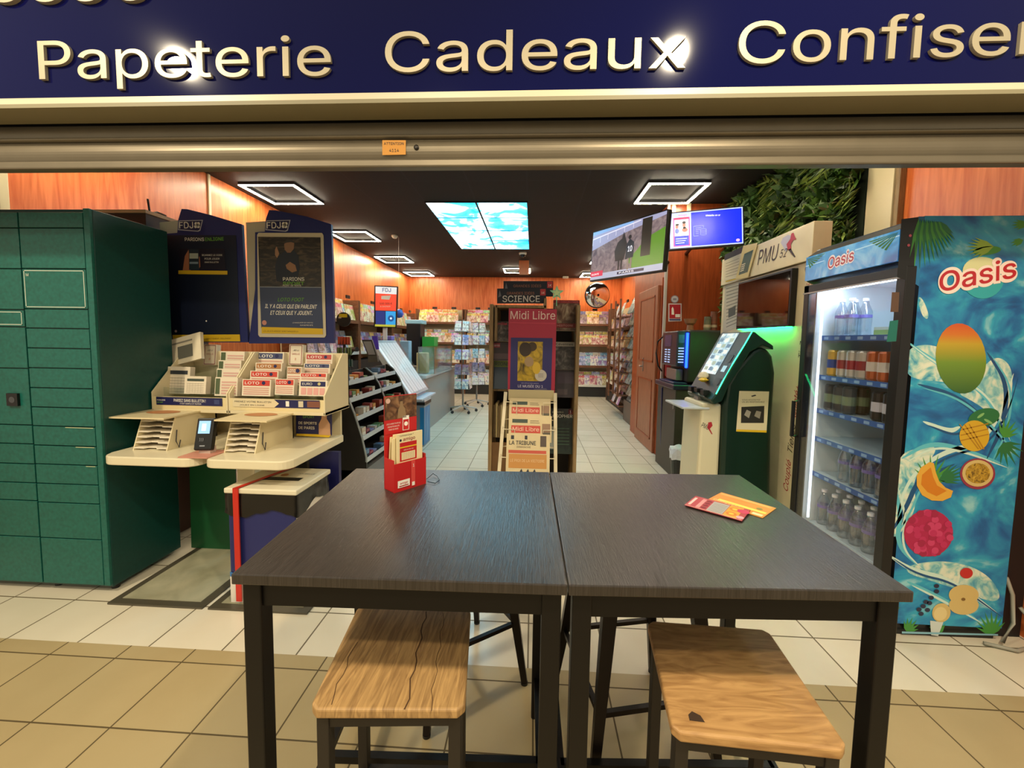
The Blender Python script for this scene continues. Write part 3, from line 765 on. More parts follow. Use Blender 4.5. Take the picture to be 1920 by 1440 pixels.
# green board leaning under the stand
b = B(fr((-2.16, 2.40, .0), (1, 0, 0), (0, .02, 1))); b.box(0, .012, 0, .30, .72, .01, C('#11502a', .45)); o = b.build('green_board')
tag(recentre(o, (-2.16, 2.4, .01)), 'dark green board standing under the stand against the green locker', 'board')

# ------------------------------------------------------------------ waste bin with red strap
t = thing('waste_bin', 'navy and white waste bin with black bag under the stand', 'bin', (-1.35, 2.05, .012))
b = B(); x0, x1, y0, y1 = -1.515, -1.165, 1.90, 2.20
b.box(x0, y0, .012, x1, y1, .53, C('#1d2460', .4)); b.build('body', t, bevel=.006)
WB = C('#dcd6cc', .4)
b = B(FY(x0, y0-.001, 0)); b.poly([(0, .013), (.35, .013), (.35, .10), (.26, .07), (.15, .085), (.06, .13), (0, .15)], WB, .0012)
b.poly([(0, .15), (.06, .13), (.15, .085), (.26, .07), (.35, .10), (.35, .125), (.25, .09), (.15, .11), (.06, .155), (0, .175)], C('#2f6fb0', .4), .0016); b.build('wave_print', t)
b = B(FXP(x1+.001, y0, 0)); b.rect(0, .013, .3, .53, WB); b.build('side_print', t)
b = B(); n = 40
pts = []
for (xa, ya, xb, yb) in ((x0-.006, y0-.006, x1+.006, y0-.006), (x1+.006, y0-.006, x1+.006, y1+.006), (x1+.006, y1+.006, x0-.006, y1+.006), (x0-.006, y1+.006, x0-.006, y0-.006)):
    for i in range(14): pts.append((xa+(xb-xa)*i/14, ya+(yb-ya)*i/14))
v = []; f = []; L = len(pts); zz = [.60, .57, .54, .51, .485]
rr = random.Random(3)
for k, z in enumerate(zz):
    for i, (x, y) in enumerate(pts):
        cx, cy = x-(x0+x1)/2, y-(y0+y1)/2; s_ = 1+.03*rr.random()
        v.append(((x0+x1)/2+cx*s_, (y0+y1)/2+cy*s_, z+(rr.random()-.5)*.012 - (.02 if k == 4 else 0)*math.sin(i*.5)))
for k in range(len(zz)-1):
    for i in range(L): f.append((k*L+i, k*L+(i+1)%L, (k+1)*L+(i+1)%L, (k+1)*L+i))
b.add(v, f, C('#100f10', .25)); b.build('bag', t, smooth=True)
b = B(); b.box(x0-.012, y0-.012, .585, x1+.012, y1+.03, .612, C('#ddd5bb', .35)); b.build('lid', t, bevel=.006)
b = B(); b.box(-1.42, 2.02, .6125, -1.22, 2.065, .6135, BLACK); b.build('slot', t)
b = B(FZ(x0, y0, .6132)); b.text('POUBELLE', .23, .22, .014, C('#5a5a60', .5)); b.text('JEUX', .03, .24, .016, C('#9a4a40', .5)); b.text('MERCI', .12, .06, .008, INK); b.disc(.17, .2, .02, C('#b0784a', .5)); b.build('lid_print', t)
b = B(); xs = -1.46; rs = C('#c0281c', .4)
b.box(xs-.014, y0-.02, .03, xs+.014, y0-.014, .615, rs); b.add([(xs-.014, y0-.02, .616), (xs+.014, y0-.02, .616), (xs+.10, y1+.03, .616), (xs+.07, y1+.03, .616)], [(0,1,2,3)], rs)
b.build('red_strap', t)

# ------------------------------------------------------------------ the two black tables
def table(cn, lab):
    """cn: near-left, near-right, far-right, far-left corners of the top"""
    c = sum((Vector((a, b_, 0)) for a, b_ in cn), Vector())/4
    t = thing('black_table', lab, 'table', (c.x, c.y, 0), 'black high tables pushed together')
    B().prism(cn, .878, .9, TABLE).build('tabletop', t, bevel=.0025)
    ins = []
    for a, b_ in cn:
        d = c.xy-Vector((a, b_)); ins.append((a+.029*(1 if d.x > 0 else -1), b_+.035*(1 if d.y > 0 else -1)))
    for k in range(4):
        a, b_ = ins[k], ins[(k+1) % 4]
        bb = B(); bb.tube([(a[0], a[1], .850), (b_[0], b_[1], .850)], .02, BLACKMETAL, sq=True)
        A = Vector((a[0], a[1], 0)); D = (Vector((b_[0], b_[1], 0))-A); L = D.length
        bb = B(fr((a[0], a[1], .822), D, (0, 0, 1))); bb.box(0, 0, -.012, L, .056, .012, BLACKMETAL); bb.build('apron', t)
    for a, b_ in ins:
        B().box(a-.019, b_-.019, .004, a+.019, b_+.019, .878, BLACKMETAL).build('leg', t, bevel=.003)
        B().box(a-.016, b_-.016, 0, a+.016, b_+.016, .004, BLACK).build('foot_pad', t)
    m1 = ((ins[0][0]+ins[3][0])/2, (ins[0][1]+ins[3][1])/2); m2 = ((ins[1][0]+ins[2][0])/2, (ins[1][1]+ins[2][1])/2)
    for a, b_ in ((ins[0], ins[3]), (ins[1], ins[2]), (m1, m2)):
        B().tube([(a[0], a[1], .15), (b_[0], b_[1], .15)], .015, BLACKMETAL, sq=True).build('stretcher', t)
    return t
table([(-.587, .737), (.075, .752), (.0665, 1.425), (-.628, 1.397)], 'high black table on the left, holding the red leaflet box')
table([(.0775, .752), (.739, .782), (.748, 1.462), (.069, 1.425)], 'high black table on the right, holding the two scratch cards')

# ------------------------------------------------------------------ wooden stools
def stool(cn, lab, plank):
    c = sum((Vector((a, b_, 0)) for a, b_ in cn), Vector())/4
    t = thing('wooden_stool', lab, 'stool', (c.x, c.y, 0), 'wood-topped stools in front of the tables')
    cut = .014; pts = []
    for k in range(4):
        p = Vector(cn[k]); a = Vector(cn[k-1]); b_ = Vector(cn[(k+1) % 4])
        pts += [tuple(p+(a-p).normalized()*cut), tuple(p+(b_-p).normalized()*cut)]
    m = SEAT if plank else SEAT2
    o = B().prism(pts, .628, .65, m).build('seat', t, bevel=.005, seg=3)
    if plank:
        x0, x1 = cn[0][0], cn[1][0]
        b = B(); g = C('#4a3018', .7)
        for q, wq in ((.62, .0014), (.12, .0008), (.78, .0006)):
            pp = []
            for i in range(13):
                yy = cn[0][1]+.012+(cn[3][1]-cn[0][1]-.024)*i/12; sh = -.035*i/12 + .004*math.sin(i*1.9+q*9)
                if q == .12 and i > 7: break
                pp.append((x0+(x1-x0)*q+sh, yy))
            v = [(x-wq, y, .6504) for x, y in pp]+[(x+wq, y, .6504) for x, y in pp]; n = len(pp)
            b.add(v, [(i, i+1, n+i+1, n+i) for i in range(n-1)], g)
        b.build('plank_gap', t)
    ins = []
    for a, b_ in cn:
        d = c.xy-Vector((a, b_)); ins.append((a+.022*(1 if d.x > 0 else -1), b_+.022*(1 if d.y > 0 else -1)))
    LM = C('#2b2621', .5, .3)
    for a, b_ in ins: B().box(a-.0125, b_-.0125, 0, a+.0125, b_+.0125, .628, LM).build('leg', t, bevel=.002)
    for z in (.612,):
        for k in range(4):
            a, b_ = ins[k], ins[(k+1) % 4]
            B().tube([(a[0], a[1], z), (b_[0], b_[1], z)], .014, LM, sq=True).build('seat_rail', t)
    for k in range(4):
        a, b_ = ins[k], ins[(k+1) % 4]
        B().tube([(a[0], a[1], .2), (b_[0], b_[1], .2)], .011, LM, sq=True).build('footrest', t)
    return t
SEAT2 = wood('light_wood_seat_cross_grain', '#9c7446', '#c09660', sc=(1.2, 7, 4), rough=.5, grain=5, bump=.05, dist=2.5)
stool([(-.421, .713), (-.119, .733), (-.153, 1.031), (-.457, 1.019)], 'brown plank-topped stool on black legs before the left table', True)
t = stool([(.273, .715), (.579, .700), (.607, 1.006), (.309, 1.018)], 'lighter wood-topped stool with a painted corner shadow before the right table', False)
p = Z_(1305, 1352, .65)
b = B(); b.add([(p.x-.012, p.y+.0, .6506), (p.x-.01, p.y+.012, .6506), (p.x, p.y+.02, .6506), (p.x+.013, p.y+.012, .6506), (p.x+.016, p.y-.002, .6506)], [(0,1,2,3,4)], C('#3a2818', .7)); b.build('painted_shadow', t)  # small shadow on the seat, painted as a dark patch

# black metal bar stools behind the tables
def bar_stool(feet, lab, h=.72):
    c = sum((Vector((a, b_, 0)) for a, b_ in feet), Vector())/4
    t = thing('metal_bar_stool', lab, 'stool', (c.x, c.y, 0), 'black metal stools behind the tables')
    M_ = C('#1d1512', .4, .5); top = [c.xy+(Vector(p)-c.xy)*.62 for p in feet]
    B().prism([tuple(c.xy+(Vector(p)-c.xy)*.72) for p in feet], h-.03, h, M_).build('seat', t, bevel=.006)
    for p, q in zip(feet, top):
        B().tube([(p[0], p[1], .008), (q.x, q.y, h-.03)], [.016, .034], M_, sq=True).build('leg', t)
        B().cyl((p[0], p[1], 0), .014, .01, BLACK).build('foot_pad', t)
    z = .25; q = [Vector(p)+(top[i]-Vector(p))*(z/h) for i, p in enumerate(feet)]
    for k in range(4):
        B().tube([(q[k].x, q[k].y, z), (q[(k+1)%4].x, q[(k+1)%4].y, z)], .011, M_, sq=True).build('brace', t)
    z = .5; q = [Vector(p)+(top[i]-Vector(p))*(z/h) for i, p in enumerate(feet)]
    for k in range(2): B().tube([(q[k].x, q[k].y, z), (q[k+2].x, q[k+2].y, z)], .006, M_).build('cross_rod', t)
bar_stool([(-.009, 1.524), (-.341, 1.287), (-.578, 1.619), (-.246, 1.856)], 'black metal bar stool tucked behind the left table')
bar_stool([(.20, 1.12), (.11, 1.53), (.52, 1.62), (.61, 1.21)], 'black metal bar stool tucked under the right table')

# ------------------------------------------------------------------ things on the tables
t = thing('leaflet_box', 'red cardboard box of lottery leaflets standing on the left table', 'leaflet holder', (-.40, 1.22, .9))
RC = C('#b81e20', .4); RD = C('#a01a1c', .45)
A = Vector((-.411, 1.182, .9)); Bp = Vector((-.338, 1.235, .9)); u = (Bp-A).normalized()
UX = (.62, .78, 0); Lf = fr(Z_(739, 925, .9), UX, (0, 0, 1)); W_ = .118; D_ = .055
b = B(Lf)
b.box(0, 0, -.002, W_, .088, 0, RC); b.box(0, 0, -D_, W_, .002, -.002, RC); b.box(0, 0, -D_, W_, .29, -D_+.002, RC)
for xx in (0, W_-.002):
    b.prism([(xx, 0), (xx+.002, 0), (xx+.002, .1), (xx, .1)], -D_, -.002, RC)
b.build('box', t)
b = B(fr(Lf @ Vector((0, .17, -D_+.0025)), UX, (0, 0, 1)))
b.rect(.0, .0, W_, .045, RC); b.rect(0, .045, W_, .118, splash('dim_brown_photo', ['#1c120c', '#5a3a24', '#8f6a48'], scale=30, rough=.4))
b.disc(.012, .105, .008, C('#c9a79a', .5), .002); b.poly([(.045, .046), (.048, .075), (.054, .085), (.055, .1), (.065, .1), (.066, .085), (.074, .075), (.078, .046)], C('#8a7050', .6), .002)
b.text('JOUEZ A AMIGO TOUTES LES', .006, .030, .0045, INKW, .002, w=.05); b.text('CINQ MINUTES DANS VOTRE', .01, .021, .0045, INKW, .002, w=.042); b.text('POINT DE VENTE', .014, .012, .0045, INKW, .002, w=.034)
b.rect(.064, .005, .088, .052, INKW, .002); b.rect(.066, .007, .086, .04, RC, .0025); b.disc(.076, .026, .007, INKW, .003)
b.build('header_card', t)
PP = C('#e0cfa0', .55)
for k, (dx, dz, top) in enumerate(((-.002, -.042, .160), (.006, -.034, .168), (.0, -.026, .158), (.012, -.016, .172))):
    b = B(Lf @ Matrix.Translation((dx+.006, .004, dz)) @ Matrix.Rotation(R(-3+2*k*.5), 4, 'Z'))
    b.box(0, 0, 0, .094, top, .004, PP)
    if k == 3:
        z = .0045
        b.text('amigo', .022, .148, .010, C('#8a2430', .5), z, w=.044, bold=.02); b.disc(.013, .151, .004, INK, z)
        b.text('Comment jouer ?', .01, .163, .0045, INK, z, w=.05)
        b.rect(.010, .084, .072, .143, RC, z-.0002); b.rect(.010, .126, .072, .130, YELLOW, z)
        b.rect(.016, .088, .066, .112, PP, z)
        for i in range(7):
            for j in range(4): b.rect(.019+.0065*i, .091+.0052*j, .0225+.0065*i, .0935+.0052*j, C('#b9a58a', .6), z+.0003)
        b.text('GRILLE DE JEU', .024, .117, .0035, INKW, z, w=.036)
    b.build('leaflet', t)
b = B(Lf @ Matrix.Translation((0, 0, .0005)))
b.rect(.012, .012, .055, .034, INKW, .001); b.text('amigo', .02, .022, .006, RC, .0015, w=.028, bold=.02); b.rect(.017, .015, .05, .018, RD, .0015)
b.rect(.060, .006, .075, .088, C('#cf4640', .4), .001); b.rect(.063, .008, .073, .02, INKW, .0015); b.text('1', .066, .068, .009, INKW, .0015)
b.build('box_print', t)
o = B().tube([Z_(800, 898, .904), Z_(812, 888, .906), Z_(820, 893, .905), Z_(824, 900, .904), Z_(816, 906, .903), Z_(802, 903, .904)], .0012, BLACK).build('thin_cord')
tag(recentre(o, Z_(812, 897, .903)), 'thin black looped cord beside the red leaflet box on the table', 'cord')
def card(px, z, lab, draw):
    P4 = [Z_(x, y, z) for x, y in px]; o_ = P4[0]; u = P4[3]-P4[0]; v = P4[1]-P4[0]; wd = u.length; hd = v.length
    b = B(fr(o_, u, v)); draw(b, wd, hd); o = b.build('scratch_card'); tag(recentre(o, o_), lab, 'scratch card', 'scratch cards on the right table'); return o
def c1(b, W, H):
    b.box(0, 0, -.0014, W, H, 0, C('#c8922e', .4)); b.rect(.0, .0, W, H, C('#d88a38', .4), .0003); b.rect(.02, .03, W-.004, .045, C('#e3cf5a', .4), .0006)
    b.text('CASH', .01, .022, .014, C('#e8d9b0', .5), .0009, rot=R(90)*.0, w=.03); b.disc(W*.82, H*.55, .008, C('#8a7a3a', .4), .0009)
    b.rect(W*.8, .004, W*.97, .02, C('#dcd0a0', .5), .0009)
    for k in range(9): b.text('5 10', .02+.0*k, .01, .004, INK, .001) if k == 0 else b.rect(.035+.009*k, .012, .041+.009*k, .026, C('#d9c48a', .5), .0008)
    b.rect(W*.03, H*.8, W*.95, H*.93, C('#e2a860', .4), .0008)
def c2(b, W, H):
    b.box(0, 0, -.0014, W, H, 0, C('#7c2a34', .4)); b.rect(0, 0, W, H, C('#a83840', .4), .0003)
    b.rect(W*.03, H*.15, W*.08, H*.85, C('#dcb8b0', .5), .0006); b.rect(W*.18, H*.1, W*.25, H*.9, C('#c98a8a', .5), .0006)
    for k in range(4): b.disc(W*.31, H*(.2+.2*k), H*.08, C('#7a1420', .5), .0007)
    b.rect(W*.38, H*.08, W*.66, H*.92, C('#a8a6a2', .35), .0006)
    for k in range(6): b.rect(W*.4, H*(.15+.12*k), W*.64, H*(.18+.12*k), C('#77777a', .4), .0009)
    b.rect(W*.67, H*.04, W*.9, H*.96, C('#e0982a', .4), .0006)
    for y in (.3, .7): b.disc(W*.78, H*y, H*.14, C('#c8721a', .4), .0008); b.disc(W*.78, H*y, H*.07, C('#e8b83a', .4), .001)
    b.disc(W*.92, H*.7, H*.16, C('#c02a5a', .4), .0009); b.disc(W*.94, H*.2, H*.1, C('#d8a0b0', .4), .0009); b.rect(W*.01, H*.02, W*.99, H*.05, C('#e0b0a0', .5), .0009)
card([(1324, 938), (1336, 919), (1443, 941), (1430, 971)], .9018, 'orange and yellow scratch card, lying under the red one', c1)
card([(1283, 947), (1301, 929), (1407, 951), (1391, 977)], .9045, 'red and grey scratch card with orange end, on top of the other', c2)

# ------------------------------------------------------------------ drinks fridge (right)
fx0, fx1, fy0, fy1, fz1 = 1.655, 2.215, 1.92, 2.60, 1.945
t = thing('drinks_fridge', 'tall glass-door drinks fridge with tropical fruit side print', 'fridge', ((fx0+fx1)/2, 2.26, 0))
FW = C('#cfd8dc', .35)
b = B()
b.box(fx0+.06, fy0, .06, fx1, fy0+.035, fz1, C('#101216', .4)); b.box(fx0+.06, fy1-.03, .06, fx1, fy1, fz1, FW); b.box(fx1-.04, fy0+.035, .06, fx1, fy1-.03, fz1, FW)
b.box(fx0+.06, fy0+.035, fz1-.04, fx1, fy1-.03, fz1, BLACK); b.box(fx0+.06, fy0+.035, .06, fx1-.04, fy1-.03, .26, FW); b.box(fx0+.06, fy0+.035, 1.72, fx1-.04, fy1-.03, fz1-.04, FW)
b.box(fx0+.08, fy0+.036, .26, fx0+.5, fy0+.04, 1.72, FW)
b.build('cabinet', t)
b = B(); b.box(fx0+.03, fy0+.01, 0, fx1-.02, fy1-.01, .06, BLACK); b.build('plinth', t)
b = B(); b.box(fx0+.045, fy0+.0, .062, fx0+.06, fy1, .20, C('#2f6fb4', .4)); b.build('kick_panel', t)
# side print on the face toward the mall
ART = splash('turquoise_water_print', ['#0c4a80', '#12629e', '#1c80b0', '#2a9cbc', '#8cc4cc'], scale=3.0, dist=2.6, detail=6, rough=.35, sc=(1, 1, 1.3))
b = B(FY(fx0+.06, fy0-.0005, .06)); Wf, Hf = fx1-fx0-.06, fz1-.06
b.rect(0, 0, Wf, Hf, ART); b.build('side_print', t)
b = B(FY(0, fy0-.001, 0))
skyb = C('#1a5c92', .35); b.ppoly([(1722, 406), (1925, 404), (1925, 560), (1860, 600), (1760, 560), (1712, 530)], splash('blue_sky_print', ['#14527e', '#1b6698', '#2377a6'], scale=4, rough=.35), .0005)
foam = splash('water_foam_print', ['#2a8cac', '#8cc0bc', '#cfd8c4', '#dce0cc'], scale=11, dist=2.5, rough=.35)
def chaikin(pts, n=3):
    for _ in range(n):
        q = []
        for a, c in zip(pts, pts[1:]+pts[:1]): q += [(a[0]*.75+c[0]*.25, a[1]*.75+c[1]*.25), (a[0]*.25+c[0]*.75, a[1]*.25+c[1]*.75)]
        pts = q
    return pts
def foamy(cx, cy, pts): b.ppoly(chaikin([(cx+x, cy+y) for x, y in pts]), foam, .0007)
def stroke(pts, w_, col, z=.0009):
    for _ in range(3):
        q = [pts[0]]
        for a, c in zip(pts, pts[1:]): q += [(a[0]*.75+c[0]*.25, a[1]*.75+c[1]*.25), (a[0]*.25+c[0]*.75, a[1]*.25+c[1]*.75)]
        pts = q+[pts[-1]]
    n = len(pts); L_, R_ = [], []
    for i in range(n):
        a = pts[max(i-1, 0)]; c = pts[min(i+1, n-1)]; dx, dy = c[0]-a[0], c[1]-a[1]; l = math.hypot(dx, dy) or 1; ww = w_*math.sin(math.pi*(i+.3)/(n-.4))
        L_.append(b.P(pts[i][0]-dy/l*ww, pts[i][1]+dx/l*ww)); R_.append(b.P(pts[i][0]+dy/l*ww, pts[i][1]-dx/l*ww))
    b.add([(x, y, z) for x, y in L_+R_], [(i, i+1, n+i+1, n+i) for i in range(n-1)], col)
SW1, SW2, SW3 = C('#0e4a78', .4), C('#58b4c4', .4), C('#c4dcd0', .4)
for k, q in enumerate(([(1700, 640), (1740, 670), (1790, 700), (1850, 740), (1885, 820)], [(1720, 720), (1790, 740), (1850, 790), (1900, 850)], [(1900, 700), (1880, 770), (1840, 830), (1760, 850), (1700, 900), (1680, 980)], [(1690, 860), (1740, 830), (1800, 840), (1880, 870)], [(1670, 1000), (1700, 950), (1720, 900), (1790, 870)], [(1665, 1040), (1710, 1070), (1780, 1085), (1870, 1150)], [(1672, 900), (1690, 960), (1680, 1020), (1720, 1060)], [(1850, 660), (1890, 720), (1880, 800), (1850, 860)], [(1730, 790), (1780, 810), (1800, 800)], [(1700, 1090), (1760, 1120), (1830, 1160)])):
    stroke(q, 4.5, (SW2, SW1, SW3)[k % 3]); stroke([(x+9, y+7) for x, y in q], 2.2, (SW3, SW2, SW1)[k % 3], .00095)
foamy(0, 0, [(1700, 655), (1730, 645), (1760, 650), (1790, 662), (1780, 690), (1800, 720), (1760, 715), (1720, 712), (1697, 700)])
foamy(0, 0, [(1840, 690), (1870, 665), (1900, 690), (1895, 760), (1880, 800), (1850, 770), (1820, 750), (1790, 735)])
foamy(0, 0, [(1690, 850), (1720, 840), (1760, 835), (1740, 870), (1710, 900), (1720, 950), (1690, 1000), (1670, 1010), (1668, 960), (1675, 890)])
foamy(0, 0, [(1700, 1060), (1760, 1050), (1820, 1060), (1860, 1085), (1878, 1120), (1860, 1130), (1810, 1110), (1750, 1090), (1700, 1075)])
foamy(0, 0, [(1720, 555), (1730, 560), (1742, 590), (1738, 600), (1727, 590)])
def frond(x0, y0, ang, L, n, spread, colr, z=.0012):
    for i in range(n):
        a = R(ang-spread/2+spread*i/(n-1)); l = L*(.75+.25*math.sin(math.pi*i/(n-1))); w2 = 3.2
        dx, dy = math.cos(a), -math.sin(a)
        b.ppoly([(x0, y0), (x0+dx*l*.4-dy*w2, y0+dy*l*.4+dx*w2), (x0+dx*l, y0+dy*l), (x0+dx*l*.4+dy*w2, y0+dy*l*.4-dx*w2)], colr, z+.00005*i)
PG = C('#3f8a38', .5); PD = C('#1f6a3c', .5); PY = C('#8aa83a', .5)
for k in range(12): frond(1722+k*3.6, 410+k*.5, -95+k*4, 100-k*5, 3, 16, (PG, PD)[k % 2], .0012+.0002*k)
frond(1925, 420, 185, 30, 5, 50, PG); frond(1918, 450, 200, 26, 4, 40, PG)
frond(1760, 1190, 100, 32, 7, 80, PG); frond(1668, 1160, 80, 40, 6, 60, PG); frond(1860, 1190, 100, 45, 8, 110, PG); frond(1700, 1185, 60, 30, 6, 90, PG)
frond(1745, 905, 75, 55, 9, 130, PG); frond(1760, 900, 20, 52, 7, 60, PD); frond(1880, 830, -60, 48, 7, 110, PD); frond(1880, 820, 60, 40, 6, 90, PG)
def pell(cx, cy, rx, ry, colr, z, rot=0, n=28, z0=0):
    pts = []
    for i in range(n):
        a = 2*math.pi*i/n; x, y = rx*math.cos(a), ry*math.sin(a); pts.append((cx+x*math.cos(rot)-y*math.sin(rot), cy+x*math.sin(rot)+y*math.cos(rot)))
    b.ppoly(pts, colr, z)
# logo disc and word
pell(1842, 520, 40, 40, C('#2aa0a8', .4), .002); pell(1840, 508, 36, 26, C('#cfcf9c', .4), .0022)
frond(1862, 462, 185, 52, 8, 60, PY, .0024); pell(1850, 470, 26, 8, PG, .0026, rot=-.1)
b.ptext('Oasis', (1760, 549), (1908, 520), C('#ecd9cf', .4), .003, bold=.075, shear=.12, h=.088)
b.ptext('Oasis', (1762, 547), (1906, 519), C('#b3202c', .4), .0035, bold=.022, shear=.12, h=.083)
# mango, cut mango, orange, passion fruit, raspberry, apple
MG = splash('mango_skin_print', ['#c8521e', '#c88a24', '#6f8a2a', '#2f6a24'], scale=1, rough=.4)
m, nt, bs = new_mat('mango_skin_gradient'); g = N(nt, 'ShaderNodeTexCoord'); s_ = N(nt, 'ShaderNodeSeparateXYZ'); nt.links.new(g.outputs['Object'], s_.inputs[0])
mr = N(nt, 'ShaderNodeMapRange'); zt = Y_(1800, 608, fy0).z; zb = Y_(1800, 738, fy0).z
mr.inputs[1].default_value = zb; mr.inputs[2].default_value = zt; nt.links.new(s_.outputs[2], mr.inputs[0])
rp = N(nt, 'ShaderNodeValToRGB'); rp.color_ramp.elements[0].color = lin('#2c5a22'); rp.color_ramp.elements[1].color = lin('#c9521f')
for pos, cc in ((.45, '#6a8a26'), (.72, '#b89a26'), (.85, '#c9701f')): e = rp.color_ramp.elements.new(pos); e.color = lin(cc)
nt.links.new(mr.outputs[0], rp.inputs[0]); nt.links.new(rp.outputs[0], bs.inputs['Base Color']); bs.inputs['Roughness'].default_value = .35
pell(1801, 672, 47, 66, m, .002, rot=-.12)
pell(1844, 783, 30, 17, PD, .002, rot=-.25); pell(1838, 779, 8, 2.5, C('#7cae6a', .5), .0022, rot=-.6); pell(1852, 790, 9, 2.5, C('#7cae6a', .5), .0022, rot=.5)
YM = C('#c9a024', .4); pell(1826, 817, 28, 29, YM, .0024)
for k in range(-2, 3):
    b.ppoly([(1806+k*9, 795), (1808+k*9, 795), (1840+k*5, 842), (1837+k*5, 842)], C('#a87818', .5), .0028) if abs(k) < 2 else None
    b.ppoly([(1800, 815+k*10), (1852, 803+k*10), (1852, 805+k*10), (1800, 817+k*10)], C('#a87818', .5), .0028) if abs(k) < 2 else None
pell(1832, 888, 33, 29, C('#8a2f44', .4), .0024); pell(1832, 887, 29, 25, C('#c8b070', .4), .0028); pell(1832, 887, 23, 19, splash('passion_fruit_seeds', ['#3a2a12', '#a8842a', '#c9a43a'], scale=60, rough=.4), .0032)
pts = [(1718, 892), (1726, 876), (1742, 866), (1750, 868), (1754, 886), (1760, 902), (1772, 914), (1786, 920), (1782, 932), (1766, 939), (1746, 938), (1728, 928), (1718, 910)]
b.ppoly(pts, C('#d9a23a', .4), .0024); b.ppoly([(1728, 890), (1744, 876), (1749, 895), (1756, 910), (1774, 920), (1755, 930), (1738, 922), (1726, 908)], C('#c97818', .4), .0028)
rb = C('#a81e4c', .4); rr = random.Random(5)
pell(1740, 999, 46, 44, rb, .0024)
for k in range(46):
    a = rr.random()*6.28; q = math.sqrt(rr.random())*42; pell(1740+q*math.cos(a), 999+q*math.sin(a)*.95, 7, 6.5, C(('#b5285a', '#9c1c46', '#c23a68')[k % 3], .35), .0026+.00002*k, n=10)
pell(1811, 1074, 12, 10, C('#b82a2a', .4), .0026)
AP = C('#c9b070', .4); pell(1806, 1115, 28, 19, AP, .0024); pell(1806, 1134, 28, 18, AP, .0026); pell(1805, 1123, 4, 3, C('#7a5a2a', .5), .003); pell(1764, 1148, 17, 18, AP, .0028, rot=.5); pell(1762, 1150, 12, 13, C('#d8c48a', .4), .0032, rot=.5)
b.ppoly([(1743, 1163), (1768, 1166), (1758, 1192), (1745, 1190)], C('#c4cdc8', .4), .0022)
for q in ((1722, 1142), (1730, 1136), (1738, 1143), (1742, 1130), (1745, 1120), (1735, 1128), (1755, 1098), (1755, 1108), (1726, 1150)): pell(q[0], q[1], 5, 4, C('#1a2140', .3), .003, n=10)
b.ppoly([(1690, 1183), (1870, 1188), (1870, 1191), (1690, 1187)], C('#7fb0c0', .4), .003)
b.build('side_artwork', t, recalc=False)
b = B(FY(0, fy0-.001, 0)); b.ppoly([(1700, 1186), (1640, 1186), (1644, 1140), (1660, 1140)], PG, .0005)
# header box above the door
HD = splash('blue_header_print', ['#1a5a9c', '#2a86c4', '#7ab8d8'], scale=5, dist=2, emit=.35, rough=.2)
b = B(fr((0, fy0, 0), (1, 0, 0), (0, 0, 1))); prof = [(fx0+.06, 1.735), (fx0+.012, 1.755), (fx0-.004, 1.83), (fx0+.012, 1.905), (fx0+.06, 1.94)]
b.prism(prof, -(fy1-fy0), 0, BLACK); b.build('header_box', t)
b = B(FXN(fx0-.006, fy1-.012, 1.757)); 
b.prism([(0, 0), (.0, .14), (fy1-fy0-.05, .14), (fy1-fy0-.05, 0)], -.012, .001, HD)
Wh = fy1-fy0-.05
b.text('Oasis', Wh*.30, .040, .062, C('#e8dcd8', .4, emit=.25), .002, w=Wh*.30, bold=.06, shear=.12, rot=.06); b.text('Oasis', Wh*.305, .041, .058, C('#b3202c', .4, emit=.15), .0025, w=Wh*.29, bold=.015, shear=.12, rot=.06)
b.poly([(0, .085), (Wh*.25, .09), (Wh*.25, .094), (0, .091)], C('#9fd0e8', .3, emit=.3), .0015); b.poly([(Wh*.6, .10), (Wh, .11), (Wh, .116), (Wh*.6, .106)], C('#9fd0e8', .3, emit=.3), .0015)
for k in range(7): b.poly([(Wh*.02, .13), (Wh*(.06+.03*k), .07+.01*k), (Wh*(.08+.03*k), .075+.01*k)], PG, .0018+.0001*k)
for k in range(6): b.poly([(Wh*.99, .13), (Wh*(.9-.03*k), .06+.012*k), (Wh*(.88-.03*k), .066+.012*k)], PG, .0018+.0001*k)
b.build('header_print', t)
b = B(FY(0, fy0-.001, 0)); 
for q in ((1706, 442), (1703, 460)): a = b.P(*q); b.disc(a[0], a[1], .006, C('#a04048', .4, emit=.2), .002)
b.ppoly([(1690, 411), (1722, 407), (1712, 530), (1682, 520)], BLACK, .0008); b.build('header_end', t)
# door: frame, glass, handle
dz0, dz1 = .22, 1.728
b = B(); x0, x1 = fx0, fx0+.045
b.box(x0, fy0-.003, dz0, x1, fy0+.045, dz1, BLACK); b.box(x0, fy1-.045, dz0, x1, fy1, dz1, BLACK); b.box(x0, fy0, dz0, x1, fy1, dz0+.05, BLACK); b.box(x0, fy0, dz1-.045, x1, fy1, dz1, BLACK)
fr_ = b.build('door', t, bevel=.003)
B().box(x0+.006, fy0+.045, dz0+.05, x0+.010, fy1-.045, dz1-.045, GLASS).build('pane', fr_)
B().box(x0-.006, fy0, dz1-.052, x0, fy1, dz1-.044, STEEL).build('trim_strip', fr_)
b = B(); b.tube([(x0, fy1-.02, 1.02), (x0-.03, fy1-.02, 1.02), (x0-.03, fy1-.02, .80), (x0, fy1-.02, .80)], .011, BLACK, sq=True); b.build('handle', fr_)
b = B(FY(0, fy0-.0035, 0)); b.ppoly([(1672, 548), (1686, 548), (1684, 585), (1669, 585)], C('#5a4030', .4)); b.ppoly([(1668, 602), (1684, 600), (1680, 640), (1662, 641)], C('#12685c', .4)); b.build('sticker', fr_)
